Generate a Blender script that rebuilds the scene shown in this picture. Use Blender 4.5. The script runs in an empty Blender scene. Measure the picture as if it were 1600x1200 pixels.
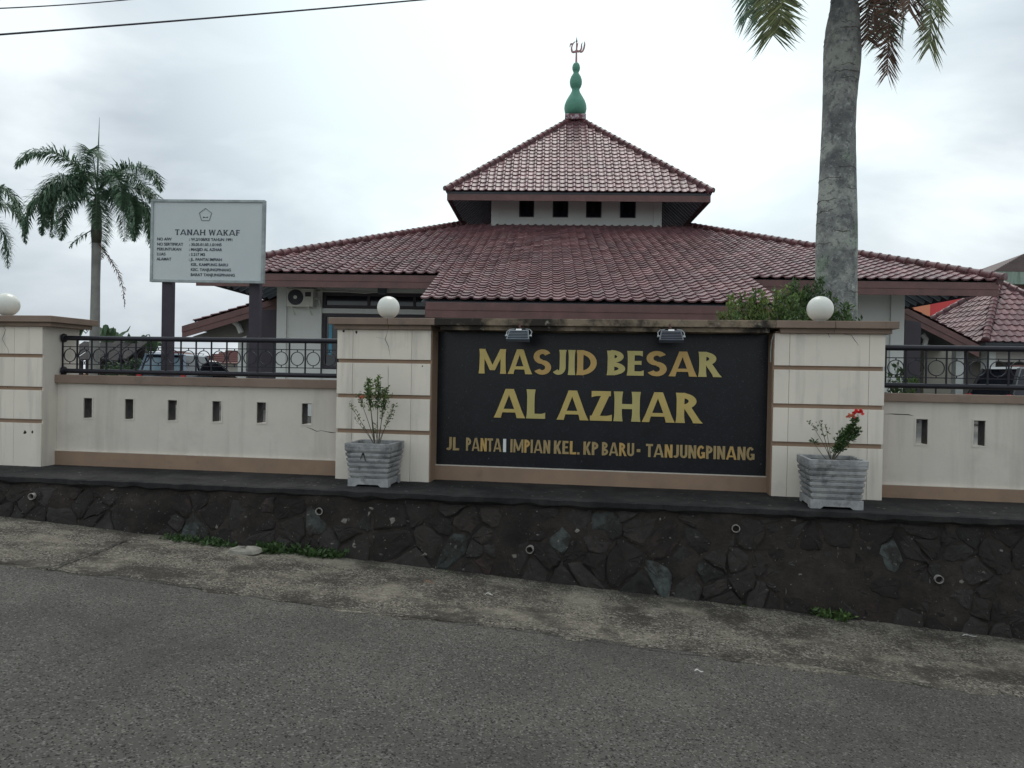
import bpy, math, random
from mathutils import Matrix, Vector, noise as mnoise
random.seed(7)
C = bpy.context.scene.collection
sc = bpy.context.scene
R = math.radians

# ------------------------------------------------------------------ camera
EYE = 1.8
PITCH, ROLL, FPX = -0.0106, 0.0182, 1200.0
cp, sp, cr, sr = math.cos(PITCH), math.sin(PITCH), math.cos(ROLL), math.sin(ROLL)
FW = Vector((0, cp, sp)); U0 = Vector((0, -sp, cp)); R0 = Vector((1, 0, 0))
RT = cr*R0 + sr*U0; UP = -sr*R0 + cr*U0
cam = bpy.data.objects.new('camera', bpy.data.cameras.new('camera')); C.objects.link(cam); sc.camera = cam
m3 = Matrix((RT, UP, -FW)).transposed()
cam.matrix_world = Matrix.Translation((0, 0, EYE)) @ m3.to_4x4()
cam.data.sensor_width = 36; cam.data.lens = 36*FPX/1600; cam.data.clip_end = 3000; cam.data.clip_start = 0.05

# ------------------------------------------------------------------ world, sun, exposure
w = bpy.data.worlds.new('World'); sc.world = w; w.use_nodes = True
nt = w.node_tree; N = nt.nodes; L = nt.links; N.clear()
SUN_EL, SUN_AZ = R(66), R(2)          # behind thin cloud, ahead of the camera, a little right
wo = N.new('ShaderNodeOutputWorld'); bg = N.new('ShaderNodeBackground'); bg.inputs[1].default_value = 0.1
L.new(bg.outputs[0], wo.inputs[0])
sky = N.new('ShaderNodeTexSky'); sky.sky_type = 'NISHITA'; sky.sun_disc = False
sky.sun_elevation = SUN_EL; sky.sun_rotation = SUN_AZ; sky.dust_density = 3
geo = N.new('ShaderNodeTexCoord')
mp = N.new('ShaderNodeMapping'); mp.inputs['Scale'].default_value = (1.0, 1.0, 2.1); mp.inputs['Location'].default_value = (1.17, -3.73, -4.98)
L.new(geo.outputs['Generated'], mp.inputs[0])
n1 = N.new('ShaderNodeTexNoise'); n1.inputs['Scale'].default_value = 2.3; n1.inputs['Detail'].default_value = 7; n1.inputs['Roughness'].default_value = .5
n1.inputs['Distortion'].default_value = .35
L.new(mp.outputs[0], n1.inputs['Vector'])
rp = N.new('ShaderNodeValToRGB'); e = rp.color_ramp.elements
e[0].position = .4; e[0].color = (4.0, 4.5, 4.95, 1); e[1].position = .6; e[1].color = (7.6, 8.2, 8.3, 1)
x = e.new(.5); x.color = (5.5, 6.05, 6.4, 1)
L.new(n1.outputs[0], rp.inputs[0])
# brighter cloud round the hidden sun
dt = N.new('ShaderNodeVectorMath'); dt.operation = 'DOT_PRODUCT'
L.new(geo.outputs['Generated'], dt.inputs[0])
GL = Vector((math.cos(R(30))*math.sin(R(3)), math.cos(R(30))*math.cos(R(3)), math.sin(R(30))))
dt.inputs[1].default_value = GL
mr = N.new('ShaderNodeMapRange'); mr.inputs[1].default_value = .84; mr.inputs[2].default_value = 1.0; mr.inputs[3].default_value = 0; mr.inputs[4].default_value = .85
mr.interpolation_type = 'SMOOTHSTEP'
L.new(dt.outputs['Value'], mr.inputs[0])
g1 = N.new('ShaderNodeMix'); g1.data_type = 'RGBA'; g1.inputs[7].default_value = (8.4, 9.6, 9.7, 1)
L.new(mr.outputs[0], g1.inputs[0]); L.new(rp.outputs[0], g1.inputs[6])
mx = N.new('ShaderNodeMix'); mx.data_type = 'RGBA'; mx.inputs[0].default_value = .93
L.new(sky.outputs[0], mx.inputs[6]); L.new(g1.outputs[2], mx.inputs[7]); L.new(mx.outputs[2], bg.inputs[0])
sun = bpy.data.objects.new('sun', bpy.data.lights.new('sun', 'SUN')); C.objects.link(sun)
sun.data.energy = 1.0; sun.data.angle = R(28); sun.data.color = (1, .97, .92)
sd = Vector((math.cos(SUN_EL)*math.sin(SUN_AZ), math.cos(SUN_EL)*math.cos(SUN_AZ), math.sin(SUN_EL)))
sun.rotation_euler = sd.to_track_quat('Z', 'Y').to_euler()
sc.view_settings.view_transform = 'Standard'; sc.view_settings.look = 'None'
sc.view_settings.exposure = 0.42; sc.view_settings.gamma = 1; sc.view_settings.use_curve_mapping = False

# ------------------------------------------------------------------ helpers
def ray(px, py): return FW + RT*((px-800)/FPX) - UP*((py-600)/FPX)
def at(px, py, Y):
    d = ray(px, py); return Vector((0, 0, EYE)) + d*(Y/d.y)
WY, WD = 0.152, 8.3055
WF = Matrix.Translation((0, WD, 0)) @ Matrix.Rotation(-WY, 4, 'Z')      # wall frame: x along the wall, y into the compound
WI = WF.inverted()
def wl(px, py, off=0.0):
    """pixel -> (s, z) on the vertical plane standing 'off' behind the pillar fronts"""
    n = Vector((math.sin(WY), math.cos(WY), 0)); d = ray(px, py)
    t = (Vector((0, WD, 0))+n*off).dot(n)/d.dot(n)
    p = WI @ (Vector((0, 0, EYE))+d*t); return p.x, p.z
def ground_px(px, py, z=None):
    d = ray(px, py)
    if z is not None: return Vector((0, 0, EYE)) + d*((z-EYE)/d.z)
    t = EYE/(-d.z-.0659*d.x-.0242*d.y)
    return Vector((0, 0, EYE))+d*t
def road_z(x, y):
    xx = max(-8.5, min(16, x)); yy = max(-6, min(20, y))
    return -.0659*xx-.0242*yy
LEDGE = EYE-1.189
GZ = 0.60

WM = {}
def tag(o, label=None, cat=None, group=None, kind=None):
    if label: o['label'] = label
    if cat: o['category'] = cat
    if group: o['group'] = group
    if kind: o['kind'] = kind
    return o
def thing(name, loc, label, cat, group=None, rot=None):
    o = bpy.data.objects.new(name, None); C.objects.link(o); o.empty_display_size = .1
    m = Matrix.Translation(loc) @ (rot if rot is not None else Matrix())
    o.matrix_basis = m; WM[o.name] = m
    return tag(o, label, cat, group)
def wm(o): return WM[o.name] if o is not None else Matrix()
def link_mesh(name, me, parent=None, world=None):
    o = bpy.data.objects.new(name, me); C.objects.link(o)
    if parent is not None: o.parent = parent
    W = world if world is not None else wm(parent)
    o.matrix_basis = wm(parent).inverted() @ W
    WM[o.name] = W
    return o
class MB:
    def __init__(s): s.v = []; s.f = []; s.t = []
    def add(s, vs, fs, tint=None):
        n = len(s.v); s.v += [tuple(v) for v in vs]; s.f += [tuple(i+n for i in f) for f in fs]
        if tint is not None: s.t += [tint]*len(vs)
        return s
    def box(s, x0, x1, y0, y1, z0, z1):
        return s.add([(x0,y0,z0),(x1,y0,z0),(x1,y1,z0),(x0,y1,z0),(x0,y0,z1),(x1,y0,z1),(x1,y1,z1),(x0,y1,z1)],
              [(0,3,2,1),(4,5,6,7),(0,1,5,4),(1,2,6,5),(2,3,7,6),(3,0,4,7)])
    def bar(s, a, b, w_, h, up=Vector((0,0,1))):
        a = Vector(a); b = Vector(b); d = (b-a).normalized(); r = d.cross(up)
        if r.length < 1e-4: r = Vector((1,0,0))
        r.normalize(); u = r.cross(d); vs = []
        for p in (a, b):
            for i, j in ((-1,-1),(1,-1),(1,1),(-1,1)): vs.append(p+r*(i*w_/2)+u*(j*h/2))
        return s.add(vs, [(0,3,2,1),(4,5,6,7),(0,1,5,4),(1,2,6,5),(2,3,7,6),(3,0,4,7)])
    def tube(s, pts, r, n=8, cap=True):
        pts = [Vector(p) for p in pts]; rs = r if isinstance(r, (list, tuple)) else [r]*len(pts)
        vs = []; fs = []; ref = None
        for i, p in enumerate(pts):
            d = (pts[min(i+1, len(pts)-1)]-pts[max(i-1, 0)]).normalized()
            if ref is None: ref = Vector((0,0,1)) if abs(d.z) < .9 else Vector((1,0,0))
            a = d.cross(ref).normalized(); b = a.cross(d).normalized(); ref = b if abs(b.dot(ref)) > .05 else ref
            for k in range(n):
                an = 2*math.pi*k/n; vs.append(p+(a*math.cos(an)+b*math.sin(an))*rs[i])
        for i in range(len(pts)-1):
            for k in range(n): fs.append((i*n+k, i*n+(k+1)%n, (i+1)*n+(k+1)%n, (i+1)*n+k))
        if cap: fs.append(tuple(range(n-1, -1, -1))); fs.append(tuple((len(pts)-1)*n+k for k in range(n)))
        return s.add(vs, fs)
    def lathe(s, prof, cx=0, cy=0, z0=0, n=20):
        vs = []; fs = []
        for r_, z in prof:
            for k in range(n):
                a = 2*math.pi*k/n; vs.append((cx+r_*math.cos(a), cy+r_*math.sin(a), z0+z))
        for i in range(len(prof)-1):
            for k in range(n): fs.append((i*n+k, i*n+(k+1)%n, (i+1)*n+(k+1)%n, (i+1)*n+k))
        fs.append(tuple(range(n-1, -1, -1))); fs.append(tuple((len(prof)-1)*n+k for k in range(n)))
        return s.add(vs, fs)
    def prism(s, poly, fn, d0, d1):
        """poly of 2D points; fn(x, y, d) -> 3D"""
        n = len(poly); vs = [fn(x, y, d0) for x, y in poly]+[fn(x, y, d1) for x, y in poly]
        return s.add(vs, [tuple(range(n)), tuple(range(2*n-1, n-1, -1))]+[(i, i+n, (i+1)%n+n, (i+1)%n) for i in range(n)])
    def xf(s, m): s.v = [tuple(m @ Vector(v)) for v in s.v]; return s
    def mesh(s, name, mat, smooth=False):
        me = bpy.data.meshes.new(name); me.from_pydata(s.v, [], s.f)
        me.materials.append(mat)
        if s.t:
            at_ = me.attributes.new('tint', 'FLOAT', 'POINT'); at_.data.foreach_set('value', s.t)
        if smooth: me.shade_smooth()
        me.update(); return me
    def build(s, name, mat, parent=None, frame=None, smooth=False, bevel=0, label=None, kind=None):
        """vertices are in 'frame' (default the world)"""
        W = wm(parent); m = W.inverted() @ (frame if frame is not None else Matrix())
        s.xf(m); me = s.mesh(name, mat, smooth)
        o = link_mesh(name, me, parent)
        if bevel:
            b = o.modifiers.new('bevel', 'BEVEL'); b.width = bevel; b.segments = 2; b.limit_method = 'ANGLE'
        if smooth == 'auto':
            me.shade_smooth(); md = me.set_sharp_from_angle(angle=R(40)) if hasattr(me, 'set_sharp_from_angle') else None
        if label: o['label'] = label
        if kind: o['kind'] = kind
        return o

def mat(name, col, rough=.8, col2=None, s=3.0, lo=.35, hi=.65, bump=0, bs=60, spec=.5, metal=0, stain=None, rnd=0, tint=0,
        voro=None, streak=None, det=6, trans=0, coat=0):
    m = bpy.data.materials.new(name); m.use_nodes = True; n = m.node_tree.nodes; l = m.node_tree.links
    b = n['Principled BSDF']; b.inputs['Roughness'].default_value = rough; b.inputs['Specular IOR Level'].default_value = spec
    b.inputs['Metallic'].default_value = metal
    if coat: b.inputs['Coat Weight'].default_value = coat; b.inputs['Coat Roughness'].default_value = .12
    g = n.new('ShaderNodeNewGeometry'); P = g.outputs['Position']
    cur = n.new('ShaderNodeRGB'); cur.outputs[0].default_value = (*col, 1); cur = cur.outputs[0]
    def noise(scale, vec=P, d=det, ro=.6):
        t = n.new('ShaderNodeTexNoise'); t.inputs['Scale'].default_value = scale; t.inputs['Detail'].default_value = d
        t.inputs['Roughness'].default_value = ro; l.new(vec, t.inputs['Vector']); return t.outputs[0]
    def rng(v, a, c, o0=0, o1=1):
        r = n.new('ShaderNodeMapRange'); r.inputs[1].default_value = a; r.inputs[2].default_value = c
        r.inputs[3].default_value = o0; r.inputs[4].default_value = o1; l.new(v, r.inputs[0]); return r.outputs[0]
    def mix(f, a, c, bt='MIX'):
        q = n.new('ShaderNodeMix'); q.data_type = 'RGBA'; q.blend_type = bt; q.clamp_factor = True
        if isinstance(f, float): q.inputs[0].default_value = f
        else: l.new(f, q.inputs[0])
        l.new(a, q.inputs[6])
        if isinstance(c, tuple): q.inputs[7].default_value = (*c, 1)
        else: l.new(c, q.inputs[7])
        return q.outputs[2]
    if col2: cur = mix(rng(noise(s), lo, hi), cur, col2)
    if voro:                                    # (scale, colour, threshold): flecks of stone
        v = n.new('ShaderNodeTexVoronoi'); v.inputs['Scale'].default_value = voro[0]; l.new(P, v.inputs['Vector'])
        sx = n.new('ShaderNodeSeparateColor'); l.new(v.outputs['Color'], sx.inputs[0])
        cur = mix(rng(sx.outputs[0], voro[2], voro[2]+.15), cur, voro[1])
        if len(voro) > 3: cur = mix(rng(sx.outputs[1], voro[2], voro[2]+.1), cur, voro[3])
    if streak:                                  # (colour, lo, hi, horizontal scale)
        mpn = n.new('ShaderNodeMapping'); mpn.inputs['Scale'].default_value = (streak[3], streak[3], streak[3]*.08); l.new(P, mpn.inputs[0])
        cur = mix(rng(noise(1.0, mpn.outputs[0], 5), streak[1], streak[2]), cur, streak[0])
    for st in (stain or []):                    # (colour, scale, lo, hi, strength)
        cur = mix(rng(noise(st[1], P, 8, .65), st[2], st[3], 0, st[4]), cur, st[0])
    if rnd:
        oi = n.new('ShaderNodeObjectInfo'); hs = n.new('ShaderNodeHueSaturation'); l.new(rng(oi.outputs['Random'], 0, 1, 1-rnd, 1+rnd), hs.inputs['Value'])
        l.new(cur, hs.inputs['Color']); cur = hs.outputs[0]
    if tint:
        a = n.new('ShaderNodeAttribute'); a.attribute_name = 'tint'; hs = n.new('ShaderNodeHueSaturation')
        l.new(rng(a.outputs['Fac'], 0, 1, 1-tint, 1+tint), hs.inputs['Value']); l.new(cur, hs.inputs['Color']); cur = hs.outputs[0]
    l.new(cur, b.inputs['Base Color'])
    if bump:
        bn = n.new('ShaderNodeBump'); bn.inputs['Strength'].default_value = min(1, bump); bn.inputs['Distance'].default_value = .012 if bump <= 1 else .012*bump
        l.new(noise(bs, P, 5, .7), bn.inputs['Height']); l.new(bn.outputs[0], b.inputs['Normal'])
    if trans:
        tl = n.new('ShaderNodeBsdfTranslucent'); l.new(cur, tl.inputs[0]); ms = n.new('ShaderNodeMixShader'); ms.inputs[0].default_value = trans
        l.new(b.outputs[0], ms.inputs[1]); l.new(tl.outputs[0], ms.inputs[2]); l.new(ms.outputs[0], n['Material Output'].inputs[0])
    return m

# ------------------------------------------------------------------ materials
m_asph = mat('asphalt', (.106,.1,.091), .92, (.138,.13,.117), 1.1, bump=1.6, bs=130, spec=.25, voro=(100, (.24,.23,.21), .8, (.036,.034,.032)),
             stain=[((.056,.053,.05), .5, .48, .7, .7), ((.16,.15,.13), 14, .6, .74, .35), ((.14,.13,.11), .33, .6, .75, .4), ((.035,.033,.032), 3.1, .66, .74, .4)])
m_conc = mat('verge_concrete', (.15,.138,.114), .95, (.075,.068,.058), 2.2, .38, .6, bump=1.8, bs=45, spec=.2, voro=(75, (.27,.25,.21), .74, (.04,.036,.032)),
             stain=[((.29,.27,.215), 1.5, .5, .66, .6), ((.045,.04,.034), 2.2, .5, .64, .8), ((.32,.3,.25), 11, .58, .66, .5), ((.035,.032,.028), 24, .6, .66, .55)])
m_crack = mat('crack_dirt', (.02,.019,.018), .95)
m_ledge = mat('ledge_concrete', (.026,.025,.026), .95, (.046,.044,.043), 4, bump=.8, bs=45, spec=.2,
              stain=[((.13,.125,.12), 16, .66, .72, .6), ((.013,.013,.014), 1.5, .45, .6, .6)])
m_mortar = mat('mortar_black', (.03,.0255,.023), .95, (.05,.041,.036), 6, bump=1.6, bs=30, spec=.2,
               stain=[((.2,.19,.175), 28, .66, .7, .6), ((.075,.06,.05), 2.3, .56, .68, .5), ((.15,.15,.14), 11, .68, .76, .55), ((.011,.011,.011), 1.6, .45, .6, .6)])
def stone_mat(nm, c, c2): return mat(nm, c, .92, c2, 8, bump=1, bs=28, spec=.25, rnd=.3,
               stain=[((.024,.021,.0195), 4.5, .42, .54, .9), ((.034,.029,.026), 1.3, .4, .62, .6), ((.24,.23,.21), 20, .66, .71, .6), ((.2,.195,.18), 42, .66, .7, .4)])
m_st = [stone_mat('stone_dark', (.03,.0285,.028), (.042,.039,.037)), stone_mat('stone_brown', (.038,.031,.028), (.03,.027,.026)),
        stone_mat('stone_green', (.085,.1,.095), (.05,.058,.056)), stone_mat('stone_red', (.075,.05,.044), (.04,.033,.031))]
m_pale = mat('stone_pale', (.27,.26,.22), .9, (.17,.16,.14), 10, bump=.8, bs=30)
m_white = mat('wall_paint_white', (.69,.635,.56), .75, (.63,.58,.51), 1.5, bump=.15, bs=25, spec=.3,
              streak=((.5,.46,.4), .52, .8, 5), stain=[((.4,.37,.32), 2.0, .52, .8, .5), ((.16,.145,.13), 12, .69, .76, .4)])
m_whiteB = mat('facing_paint', (.82,.75,.65), .7, (.75,.69,.6), 1.2, bump=.1, bs=18, spec=.3, rnd=.03,
              streak=((.5,.46,.4), .53, .8, 6), stain=[((.45,.42,.37), 3, .56, .85, .5), ((.2,.18,.16), 14, .7, .76, .35)])
m_brown = mat('brown_paint', (.33,.225,.155), .75, (.27,.185,.13), 2.5, bump=.15, bs=25, spec=.3,
              stain=[((.12,.095,.08), 3.5, .58, .76, .5)])
m_capb = mat('cap_brown', (.27,.2,.155), .75, (.21,.155,.12), 2.5, bump=.15, bs=25, spec=.3, stain=[((.1,.085,.075), 3.5, .55, .74, .6), ((.36,.31,.27), 5, .6, .75, .4)])
m_capm = mat('weathered_cap', (.29,.225,.16), .9, (.2,.16,.12), 6, bump=.5, bs=30, spec=.2,
              stain=[((.025,.023,.022), 2.2, .4, .52, .93), ((.42,.38,.31), 12, .6, .7, .6)])
m_mosq = mat('mosque_white', (.71,.73,.7), .7, (.66,.68,.65), .8, bump=.05, bs=10, spec=.3, streak=((.5,.52,.5), .62, .9, 2))
m_beige = mat('beam_beige', (.42,.4,.34), .8, (.36,.34,.29), 2)
m_tile = mat('glazed_tile', (.185,.09,.096), .4, (.145,.076,.084), .9, spec=.45, tint=.3, bump=.15, bs=14, stain=[((.06,.03,.032), 1.1, .52, .75, .55), ((.26,.15,.14), .6, .58, .75, .3)])
m_ridge = mat('ridge_tile_glaze', (.15,.055,.062), .36, (.09,.035,.038), 3, spec=.5, tint=.3, bump=.15, bs=14)
m_fascia = mat('fascia_maroon', (.17,.085,.078), .6, (.12,.062,.058), 3, bump=.2, bs=20, stain=[((.2,.13,.11), 6, .6, .75, .5)])
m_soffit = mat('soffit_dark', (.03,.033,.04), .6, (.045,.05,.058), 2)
m_rafter = mat('rafter_grey', (.3,.34,.4), .5, (.24,.28,.33), 2)
m_dark = mat('dark_frame', (.035,.03,.04), .5, (.045,.038,.048), 4)
m_darkcol = mat('dark_plum_panel', (.045,.038,.05), .6, (.055,.047,.058), 3)
m_glass = mat('dark_glass', (.012,.014,.02), .08, spec=.6)
m_green = mat('finial_green', (.09,.29,.2), .5, (.075,.235,.165), 3, stain=[((.05,.12,.09), 4, .6, .8, .5)])
m_pinkmet = mat('finial_metal', (.36,.2,.2), .4, metal=.3)
m_iron = mat('railing_iron', (.012,.012,.018), .42, (.017,.017,.025), 8, spec=.35, stain=[((.08,.08,.09), 25, .68, .75, .4)])
m_globe = mat('opal_globe', (.74,.75,.69), .3, (.68,.69,.63), 3, spec=.5, stain=[((.5,.5,.45), 9, .6, .8, .4)])
m_granite = mat('black_granite', (.008,.009,.012), .28, (.012,.013,.017), 5, spec=.32, voro=(150, (.13,.14,.16), .955),
                stain=[((.2,.22,.25), 26, .67, .72, .7)])
m_gold = [mat('gold_yellow', (.6,.46,.16), .36, (.53,.4,.14), 5, metal=.4), mat('gold_green', (.54,.47,.19), .36, (.48,.41,.16), 5, metal=.4),
          mat('gold_orange', (.58,.38,.13), .38, (.5,.33,.12), 5, metal=.4), mat('gold_dull', (.36,.26,.12), .45, (.42,.31,.15), 10, metal=.3)]
m_lwhite = mat('letter_pale', (.75,.77,.75), .5)
m_grey = mat('floodlight_grey', (.13,.155,.18), .45, (.1,.12,.14), 8, metal=.2)
m_planter = mat('planter_concrete', (.43,.43,.425), .9, (.27,.275,.28), 7, .35, .6, bump=.5, bs=40, spec=.25,
              stain=[((.07,.07,.07), 5, .52, .68, .8), ((.05,.05,.05), 18, .6, .7, .6)])
m_soil = mat('soil', (.05,.06,.035), .95, (.03,.028,.02), 12, bump=1, bs=40)
m_pipe = mat('pvc_pipe', (.42,.4,.36), .6, (.16,.15,.14), 20)
m_hole = mat('pipe_dark', (.006,.006,.006), .9)
m_leaf = mat('leaf_green', (.14,.22,.07), .5, (.045,.085,.028), 6, tint=.45, trans=.25, spec=.4)
m_leaf2 = mat('leaf_dark', (.055,.1,.035), .5, (.05,.09,.03), 5, tint=.4, trans=.2, spec=.4)
m_leafy = mat('leaf_yellowgreen', (.2,.26,.07), .5, (.08,.13,.04), 6, tint=.4, trans=.3)
m_far = mat('leaf_far', (.06,.105,.05), .7, (.035,.07,.035), 1.5, tint=.4, trans=.2)
m_frond = mat('frond_green', (.13,.22,.13), .5, (.08,.15,.095), 1.2, tint=.4, trans=.2)
m_frondn = mat('frond_olive', (.2,.22,.09), .5, (.12,.16,.08), 2, tint=.5, trans=.35)
m_frondd = mat('frond_dry', (.19,.11,.07), .6, (.11,.065,.05), 2, tint=.4, trans=.3)
m_shaft = mat('crownshaft_dark', (.07,.085,.05), .6, (.045,.045,.035), 5)
m_stem = mat('stem_brown', (.1,.085,.06), .8, (.07,.06,.045), 10)
m_flower = mat('flower_red', (.65,.03,.035), .5, (.75,.06,.05), 30, trans=.2)
m_flowero = mat('flower_orange', (.6,.17,.1), .5, trans=.2)
m_bark = mat('palm_bark', (.38,.4,.36), .9, (.23,.235,.23), 3.5, .42, .56, bump=1.6, bs=26, spec=.2,
             stain=[((.5,.52,.48), 7, .55, .66, .8), ((.11,.115,.12), 2.4, .5, .6, .7), ((.2,.28,.19), 1.8, .56, .66, .6), ((.09,.09,.095), 16, .54, .6, .6), ((.5,.5,.47), 34, .6, .66, .6)])
m_bark2 = mat('palm_bark_pale', (.3,.3,.27), .9, (.2,.2,.19), 2, bump=.3, bs=20)
m_sign = mat('notice_panel', (.58,.63,.63), .5, (.54,.59,.6), 1)
m_alu = mat('notice_frame', (.4,.45,.45), .45, (.25,.28,.28), 6, metal=.2)
m_ink = mat('notice_ink', (.04,.05,.07), .6)
m_ink2 = mat('notice_ink_light', (.17,.2,.21), .6)
m_post = mat('sign_post', (.03,.025,.038), .6, (.042,.034,.048), 6)
m_ac = mat('ac_casing', (.62,.62,.56), .5, (.56,.56,.5), 5)
m_reveal_shade = mat('slot_reveal_shade', (.09,.085,.08), .9, (.05,.048,.046), 12)  # slot jambs: mostly shade, put into the colour as a dark tone
m_cable = mat('cable_black', (.03,.03,.045), .6)
m_suv = mat('suv_paint', (.14,.19,.25), .3, metal=.4, coat=.5)
m_black = mat('car_black', (.012,.013,.017), .25, coat=.5)
m_tyre = mat('tyre', (.02,.02,.02), .9)
m_red = mat('tail_red', (.5,.02,.03), .3)
m_cover = mat('shiny_trim', (.5,.5,.5), .3, metal=.8)
m_shed = mat('shed_roof', (.022,.02,.022), .95, (.045,.04,.04), 3, bump=1, bs=6)
m_wood = mat('old_wood', (.05,.047,.045), .9, (.03,.028,.028), 3)
m_orange = mat('orange_sheet', (.42,.2,.07), .8, (.35,.16,.06), 2)
m_redroof = mat('far_red_roof', (.2,.085,.08), .7, (.14,.065,.06), 1.2, bump=.4, bs=5)
m_fwall = mat('far_wall', (.46,.44,.4), .8, (.4,.38,.35), 1)
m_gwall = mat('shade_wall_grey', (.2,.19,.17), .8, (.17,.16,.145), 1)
m_redsh = mat('red_cladding', (.62,.05,.05), .5, (.55,.04,.045), .6)
m_orsh = mat('orange_cladding', (.65,.23,.12), .5)
m_froof = mat('far_brown_tiles', (.2,.15,.14), .7, (.15,.11,.1), 1, bump=.5, bs=4, tint=.3)
m_fgreen = mat('mossy_gutter', (.22,.33,.27), .85, (.3,.36,.31), 1.5, streak=((.12,.15,.12), .5, .7, 2))
m_ground = mat('compound_paving', (.19,.185,.17), .95, (.14,.135,.125), .7, bump=.3, bs=20, stain=[((.08,.1,.06), .3, .55, .7, .6)])
m_litter = mat('litter_white', (.42,.42,.4), .6)
m_dryleaf = mat('dry_leaf', (.2,.1,.05), .7)
m_fold = mat('blue_curtain', (.1,.35,.5), .6)

# ------------------------------------------------------------------ setting: ground, road, verge
def sheet(name, xs, ys, zf, mt, frame=None):
    mb = MB(); vs = [(x, y, zf(x, y)) for y in ys for x in xs]; nx = len(xs)
    fs = [(j*nx+i, j*nx+i+1, (j+1)*nx+i+1, (j+1)*nx+i) for j in range(len(ys)-1) for i in range(nx-1)]
    mb.add(vs, fs); o = mb.build(name, mt, None, frame); o['kind'] = 'structure'; return o
def wz(s, off):                                   # road height in wall coordinates
    p = WF @ Vector((s, off, 0)); return road_z(p.x, p.y)
xs = [-60, -40, -25, -16, -12, -10, -9, -8.5]+[-8+i for i in range(25)]+[17.5, 20, 28, 40, 60]
sheet('road', xs, [-60, -40, -20, -12, -9.4, -8, -6, -4, -3.6, -3, -2.45, -1.6, -.85], wz, m_asph, WF)
def vnoise(s): return .045*math.sin(s*1.7)+.03*math.sin(s*4.3+1)+.02*math.sin(s*11+2)
rnd = random.Random(3)
mb = MB(); ss = [-16+.09*i for i in range(360)]; cols = []
edge = [rnd.gauss(0, .022) for _ in ss]
for i, s in enumerate(ss):
    o1 = -2.42+vnoise(s)+edge[i]
    for j, off in enumerate((o1-.02, o1, -2.0, -1.5, -.84)):
        mb.v.append((s, off, wz(s, off)+(.002 if j == 0 else .008+.02*(off+2.4)/1.6)))
    if i:
        a = (i-1)*5; b = i*5
        for j in range(4): mb.f.append((a+j, b+j, b+j+1, a+j+1))
mb.build('verge_pavement', m_conc, None, WF, kind='structure')
sheet('ground', [-400, -120, -40, -16, 0, 16, 40, 120, 400], [.5, 20, 60, 200, 900], lambda x, y: GZ-.01, m_ground, WF)
# low earth below the road so that nothing is open beneath it
sheet('earth_base', [-400, -60, 60, 400], [-400, -60, 3], lambda x, y: -3.0, m_ground, WF)

def ribbon(pts, wd, zf, mb=None, j=0.0, rr=random):
    """flat jagged strip through 2D points"""
    mb = mb or MB(); P = [Vector(p) for p in pts]; Q = []
    for a, b in zip(P, P[1:]):
        k = max(1, int((b-a).length/.05))
        for i in range(k): Q.append(a.lerp(b, i/k)+Vector((rr.uniform(-j, j), rr.uniform(-j, j))))
    Q.append(P[-1]); vs = []; n = len(Q)
    for i, q in enumerate(Q):
        d = (Q[min(i+1, n-1)]-Q[max(0, i-1)]).normalized(); nn = Vector((-d.y, d.x)); ww = wd*rr.uniform(.4, 1.2)*(1 if 0 < i < n-1 else .2)
        for sg in (-1, 1): p = q+nn*ww*.5*sg; vs.append(zf(p.x, p.y))
    return mb.add(vs, [(2*i, 2*i+1, 2*i+3, 2*i+2) for i in range(n-1)])
cr_ = random.Random(5)
cm = MB()
cm2 = ribbon([(-5.6, -2.38), (-3.7, -2.44), (-2.4, -2.41), (-1.0, -2.47), (.5, -2.40), (1.6, -2.46), (2.6, -2.34), (3.4, -2.47)], .016, lambda x, y: (x, y, wz(x, y)+.02), cm, .02, cr_)
p1 = WI @ ground_px(75, 895); p2 = WI @ ground_px(150, 868); p3 = WI @ ground_px(200, 848)
ribbon([(p1.x, p1.y), (p2.x, p2.y), (p3.x, p3.y)], .022, lambda x, y: (x, y, wz(x, y)+.034), cm, .015, cr_)
cm.build('pavement_crack', m_crack, None, WF, kind='structure')

# ------------------------------------------------------------------ retaining wall
RW = thing('retaining_wall', WF @ Vector((0, -.8, -.5)), 'dark mouldy rubble stone retaining wall with a rough concrete ledge along the road', 'retaining wall', rot=Matrix.Rotation(-WY, 4, 'Z'))
def face(s, t):      # t 0 bottom, 1 top of the stone face
    zb = wz(s, -.9)-.05; zt = LEDGE-.07
    return zb+(zt-zb)*t
def foff(z, s): 
    t = (z-wz(s, -.9))/max(.3, LEDGE-wz(s, -.9)); return -.9+.17*t
mb = MB(); S = [-13+.05*i for i in range(520)]; K = 16; rn = random.Random(9)
def mort(s, z): return .032-.075*max(0, mnoise.noise(Vector((s*2.1, z*2.6, 3.3)))+.12)+.014*mnoise.noise(Vector((s*9, z*9, 1)))
for i, s in enumerate(S):
    for k in range(K+1):
        z = face(s, k/K); o_ = foff(z, s)+mort(s, z)+rn.uniform(-.004, .004)
        mb.v.append((s, o_, z))
    if i:
        a = (i-1)*(K+1); b = i*(K+1)
        for k in range(K): mb.f.append((a+k, b+k, b+k+1, a+k+1))
RWV = list(mb.v); RWF = list(mb.f)
mb.build('mortar_face', m_mortar, RW, WF, smooth=True)
mb = MB()
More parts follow.
